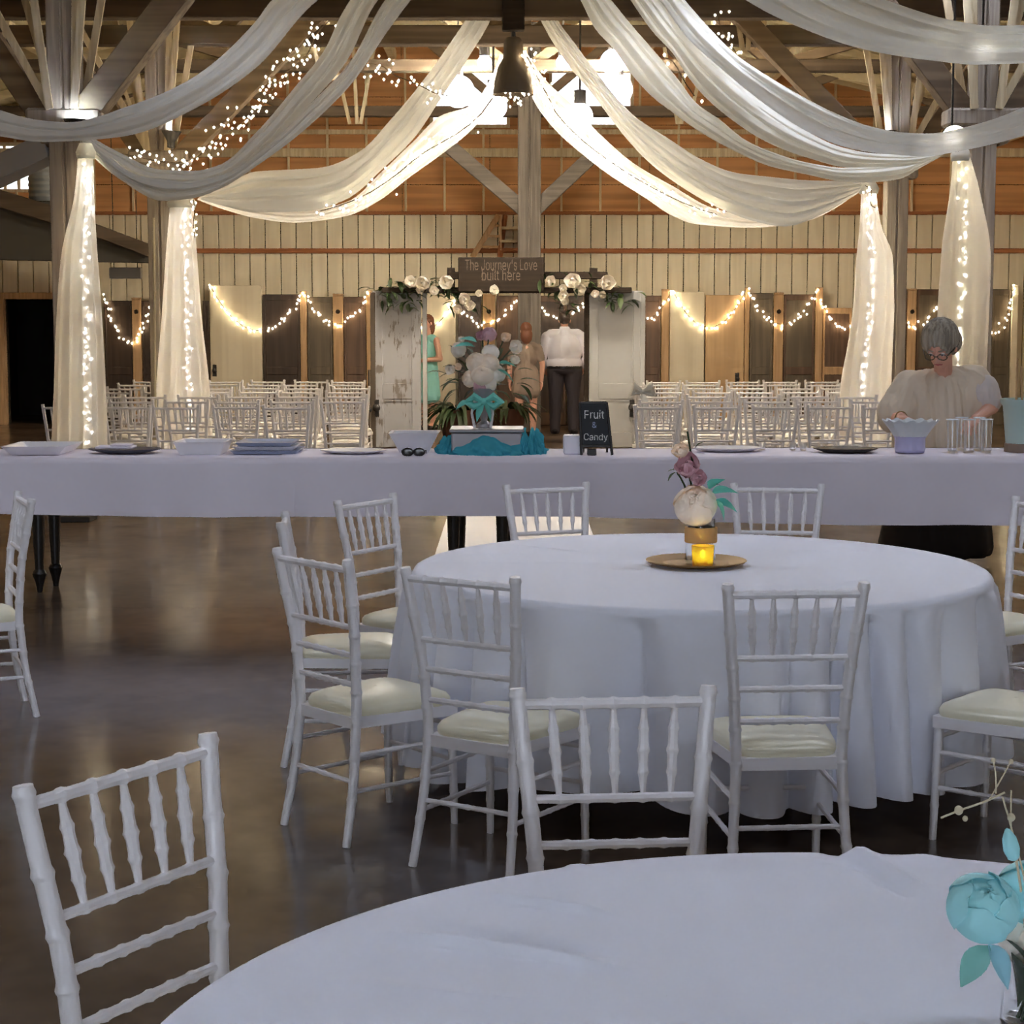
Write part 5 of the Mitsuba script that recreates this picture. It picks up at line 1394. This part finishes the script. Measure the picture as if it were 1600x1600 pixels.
def hand_solids(w, d, up, side, s=1.0, curl=.5):
    """Palm and five fingers; w wrist, d along the hand, up the back of the hand, side (+1/-1) where the thumb leaves."""
    d = np.array(d, float) / np.linalg.norm(d); up = np.array(up, float); up -= d * (up @ d); up /= np.linalg.norm(up); x = np.cross(d, up) * side
    w = np.array(w, float); o = []
    o.append(Manifold.batch_hull([Manifold.sphere(r * s, 10).translate(list(map(float, w + p[0] * x * s + p[1] * d * s))) for p, r in (((-.018, .01), .016), ((.018, .01), .016), ((.03, .075), .013), ((-.028, .075), .012), ((0, .08), .014))]))
    for k, (px, L, r) in enumerate(((.03, .07, .0092), (.01, .078, .0095), (-.01, .072, .0092), (-.028, .056, .0082))):
        p = w + px * x * s + .08 * d * s; a = curl * (.8 + .1 * k); pts = [(p, r * s)]; t = 0
        for seg in (.45, .32, .23):
            t += a
            p = p + (d * math.cos(t * .8) - up * math.sin(t * .8)) * L * seg * s + .003 * (1.5 - k) * x * s; pts.append((p, r * s * .93))
        o += chainb(pts)
    p = w + .022 * x * s + .02 * d * s
    o += chainb([(p, .013 * s), (p + (.028 * x + .022 * d - .006 * up) * s, .011 * s), (p + (.036 * x + .05 * d - .018 * up) * s, .0095 * s)])
    return o


def fold_noise(t, amp, fx=26, seed=0):
    v = t.vertices; n = t.vertex_normals
    k = np.sin(fx * np.arctan2(v[:, 1] - v[:, 1].mean(), v[:, 0] - v[:, 0].mean()) / 2 + 6 * v[:, 2] + seed) * .5 + (meshkit.fbm(v * [14, 14, 5], 3, seed) - .5) * 1.6
    t.vertices = v + n * (amp * k)[:, None]
    return t


def place_person(M, p):
    return M[:3, :3] @ np.array(p) + M[:3, 3]


def far_person(label, px, Y, top_py, turn, build, hair_m, dress, stance):
    """A standing figure far down the hall; turn 0 faces away from the viewer."""
    key = thing('person', label, 'person')
    zt = P(px, top_py, Y)[2]; h = zt / 1.74; b = build
    M = MX([PX(px, Y, 1.2), Y, 0], turn, h)
    g = lambda x, y, z: place_person(M, (x, y, z))
    hd = g(0, .01, 1.62); R = np.eye(4); R[:3, :3] = M[:3, :3] / h
    arms = stance
    sk = head_solids(hd, R, h) + chainb([(g(0, 0, 1.40), .06 * h), (g(0, .0, 1.53), .052 * h)])
    sk += chainb([(g(-.12 * b, 0, 1.37), .06 * h), (g(.12 * b, 0, 1.37), .06 * h)]) + chainb([(g(0, .0, 1.34), .085 * h * b), (g(0, .01, .95), .10 * h * b)])
    for s in (-1, 1):
        sh, el, wr = arms[0], arms[1], arms[2]
        pts = [(g(s * sh[0], sh[1], sh[2]), .05 * h), (g(s * el[0], el[1], el[2]), .042 * h), (g(s * wr[0], wr[1], wr[2]), .03 * h)]
        sk += chainb(pts)
        dd = np.array(pts[2][0]) - pts[1][0]
        sk += hand_solids(pts[2][0], dd, M[:3, :3] @ np.array([s * .8, .2, .6]), 1 if s > 0 else -1, h, .5)
        sk += chainb([(g(s * .09 * b, 0, .92), .085 * h * b), (g(s * .1 * b, .01, .5), .062 * h), (g(s * .1 * b, -.015, .3), .058 * h), (g(s * .1 * b, -.01, .09), .038 * h), (g(s * .11 * b, .1, .04), .034 * h)])
    part(key, 'body', skin_mesh(sk, .02, 6), 'skin', True)
    if turn > 1: face_parts(key, hd, R, h)
    part(key, 'hair', skin_mesh([ell(g(0, -.012, 1.655), np.array((.088, .105, .098)) * h, R) - ell(g(0, .11, 1.60), np.array((.075, .1, .1)) * h, R)] + ([] if dress == 'shirt' else [ell(g(0, -.055, 1.55), np.array((.092, .062, .13)) * h, R)]), .02, 4), hair_m, True)
    if dress == 'shirt':
        sh_ = chainb([(g(-.15 * b, 0, 1.41), .085 * h), (g(.15 * b, 0, 1.41), .085 * h)]) + [hull2(g(0, 0, 1.46), .075 * h, g(0, .0, 1.38), .13 * h)]
        sh_ += [ell(g(0, -.01, 1.2), np.array((.215 * b, .15 * b, .27)) * h, R), ell(g(0, 0, 1.0), np.array((.21 * b, .16 * b, .17)) * h, R)]
        for s in (-1, 1):
            sh_ += chainb([(g(s * arms[0][0], arms[0][1], arms[0][2]), .078 * h), (g(s * arms[1][0], arms[1][1], arms[1][2]), .072 * h), (g(*(np.array([s, 1, 1]) * (np.array(arms[1]) * .25 + np.array(arms[2]) * .75))), .052 * h)])
        part(key, 'shirt', fold_noise(skin_mesh(sh_, .025, 8), .007, 20), 'white_shirt', True)
        part(key, 'collar', tube([g(-.06, .03, 1.5), g(-.06, -.05, 1.515), g(.06, -.05, 1.515), g(.06, .03, 1.5)], .016 * h, 8), 'white_shirt')
        tr = [ell(g(0, 0, .93), np.array((.2 * b, .155 * b, .12)) * h, R)]
        for s in (-1, 1): tr += chainb([(g(s * .095 * b, 0, .9), .115 * h * b), (g(s * .105 * b, 0, .5), .088 * h), (g(s * .11 * b, -.01, .06), .075 * h)])
        part(key, 'trousers', fold_noise(skin_mesh(tr, .03, 6), .005, 14, 2), 'dark_trousers', True)
        part(key, 'belt', moved(lathe([(.2 * b, 0), (.206 * b, .005), (.206 * b, .035), (.2 * b, .04)], 32), M @ MX((0, 0, .93), 0, (1, .78, 1))), 'black_gloss', 40)
    else:
        hem = dress[1]
        sh_ = chainb([(g(-.11 * b, 0, 1.37), .075 * h), (g(.11 * b, 0, 1.37), .075 * h)]) + [ell(g(0, .01, 1.22), np.array((.165 * b, .13 * b, .2)) * h, R), ell(g(0, 0, .95), np.array((.18 * b, .14 * b, .2)) * h, R)]
        sh_ += chainb([(g(0, 0, 1.1), .12 * b * h), (g(0, 0, .95), .15 * b * h)])
        for s in (-1, 1): sh_ += [hull2(g(s * .06, 0, .95), .12 * b * h, g(s * .085, 0, hem + .1), .13 * b * h)]
        for s in (-1, 1): sh_ += [hull2(g(0, 0, .95), .13 * b * h, g(s * .05, 0, hem + .1), .14 * b * h)]
        if len(dress) > 2:
            for s in (-1, 1): sh_ += chainb([(g(s * arms[0][0], arms[0][1], arms[0][2]), .06 * h), (g(*(np.array([s, 1, 1]) * (np.array(arms[0]) * .4 + np.array(arms[1]) * .6))), .06 * h)])
        part(key, 'dress', fold_noise(skin_mesh(sh_, .025, 8), .008, 22, 1), dress[0], True)
    for s in (-1, 1):
        part(key, 'shoe', skin_mesh(chainb([(g(s * .11 * b, -.05, .045), .045 * h), (g(s * .115 * b, .14, .035), .036 * h)]), .02, 3), 'black_gloss', True)
    return key


far_person('man seen from behind in a white shirt and dark trousers, standing in the archway', 882, 26.3, 487, 0, 1.22, 'hair_dark', 'shirt', [(.25, 0, 1.38), (.33, -.03, 1.1), (.26, .17, .93)])
far_person('woman in a teal dress standing behind the left archway door, arms folded at the waist', 668, 27.2, 492, 2.5, .95, 'hair_auburn', ('teal_dress', .42), [(.17, 0, 1.36), (.26, .02, 1.08), (.06, .2, 1.06)])
far_person('woman in a taupe dress seen from behind beside the man in the white shirt', 822, 25.3, 504, .1, 1.05, 'hair_auburn', ('taupe_dress', .62, 1), [(.18, 0, 1.36), (.25, 0, 1.1), (.24, .06, .86)])

# the grey-haired woman behind the buffet ---------------------------------
key = thing('person', 'grey-haired woman in a cream blouse and black skirt bending over the buffet', 'person')
WY = 12.25
w = lambda px, py, Y=WY: P(px, py, Y)
hc = w(1470, 541, 12.02)
tilt = trimesh.transformations.euler_matrix(-.62, .0, math.pi - .35, 'sxyz')     # turned to the viewer, looking down
R = trimesh.transformations.rotation_matrix(math.pi - .5, [0, 0, 1]) @ trimesh.transformations.rotation_matrix(-.62, [1, 0, 0])
s_ = 1.2
nb = w(1474, 585, 12.2)
shR, shL = w(1418, 604, 12.2), w(1524, 594, 12.25)
elR, wrR = w(1398, 655, 12.1), w(1409, 652, 11.78)
elL, wrL = w(1550, 636, 12.2), w(1524, 655, 11.95)
hip = w(1466, 700, 12.4)
sk = head_solids(hc, R, s_) + chainb([(hc + R[:3, :3] @ np.array([0, -.02, -.06]), .06), (nb, .06), (nb + [0, .03, -.08], .085)])
sk += chainb([(shR + [0, .02, -.02], .055), (shL + [0, .02, -.02], .055)]) + chainb([(nb + [0, .07, -.14], .11), (hip, .17)])
for a, b_, c_, sd in ((shR, elR, wrR, 1), (shL, elL, wrL, -1)):
    sk += chainb([(a, .058), (b_, .048), (c_, .032)])
    sk += hand_solids(c_, c_ - b_ + [0, 0, -.06], [0, -.2, 1], -sd, 1.0, .55)
for s in (-1, 1):
    x = hip[0] + s * .12
    sk += chainb([([x, 12.42, .9], .12), ([x, 12.40, .48], .08), ([x, 12.42, .1], .045), ([x, 12.3, .05], .04)])
part(key, 'body', skin_mesh(sk, .012, 8), 'skin', True)
face_parts(key, hc, R, s_)
f = lambda p: hc + R[:3, :3] @ (np.array(p) * s_)
hair = skin_mesh([(ell(f((0, -.018, .045)), np.array((.100, .118, .108)) * s_, R) + ell(f((.0, -.06, -.005)), np.array((.098, .075, .098)) * s_, R)) - ell(f((0, .125, -.03)), np.array((.078, .09, .1)) * s_, R)], .012, 5)
part(key, 'hair', fold_noise(hair, .011, 40, 3), 'hair_grey', True)
a = np.linspace(0, 2 * np.pi, 19)
for sx in (-1, 1):
    part(key, 'glasses_rim', tube(np.array([f((sx * .034 + .026 * math.cos(q_), .105, .004 + .019 * math.sin(q_))) for q_ in a]), .003, 6, False), 'black_gloss')
    part(key, 'glasses_arm', tube([f((sx * .06, .1, .01)), f((sx * .082, .05, .012)), f((sx * .085, -.01, .008))], .003, 6), 'black_gloss')
part(key, 'glasses_bridge', tube([f((-.009, .106, .006)), f((0, .11, .01)), f((.009, .106, .006))], .003, 6), 'black_gloss')
bl = chainb([(shR + [.03, 0, .0], .10), (shL + [-.03, 0, .0], .10)]) + [hull2(shR + [.02, 0, -.02], .12, hip + [-.12, -.06, .0], .2), hull2(shL + [-.02, 0, -.02], .12, hip + [.13, -.06, .0], .2), hull2(nb + [0, .05, -.14], .17, hip + [0, -.1, .02], .22)]
bl += [hull2(nb + [0, .04, -.075], .1, shR, .1), hull2(nb + [0, .04, -.075], .1, shL, .1)]
bl += chainb([(shR, .105), (shR * .35 + elR * .65, .125), (elR + [.0, 0, .03], .12)]) + chainb([(shL, .1), (shL * .6 + elL * .4, .1)])
bl += [hull2(hip + [-.12, -.02, 0], .2, hip + [-.13, -.02, -.14], .2), hull2(hip + [.13, -.02, 0], .2, hip + [.13, -.02, -.14], .2)]
m = bl[0]
for x in bl[1:]: m = m + x
m = m - ell(nb + [-.02, -.12, .05], (.075, .14, .06))
bm = skin_mesh([m], .016, 9)
part(key, 'blouse', fold_noise(bm, .014, 44, 5), 'cream_blouse', True)
part(key, 'lace_cuff', fold_noise(skin_mesh(chainb([(shL * .62 + elL * .38, .114), (shL * .22 + elL * .78, .09)]), .014, 4), .006, 40, 7), 'grey_cuff', True)
part(key, 'bracelet', tube(np.array([wrR * .9 + elR * .1 + .038 * np.array([math.cos(q_), 0, math.sin(q_)]) for q_ in a]), .004, 6, False), 'gold_plate')
sk_ = [hull2(hip + [s * .12, 0, -.12], .18, (hip[0] + s * .17, 12.42, .12), .22) for s in (-1, 1)]
part(key, 'skirt', fold_noise(skin_mesh([Manifold.batch_hull(sk_).trim_by_plane((0, 0, 1), .05)], .03, 5), .012, 30, 2), 'black_skirt', True)
for s in (-1, 1): part(key, 'shoe', skin_mesh(chainb([([hip[0] + s * .12, 12.43, .045], .045), ([hip[0] + s * .13, 12.24, .035], .036)]), .02, 3), 'black_gloss', True)
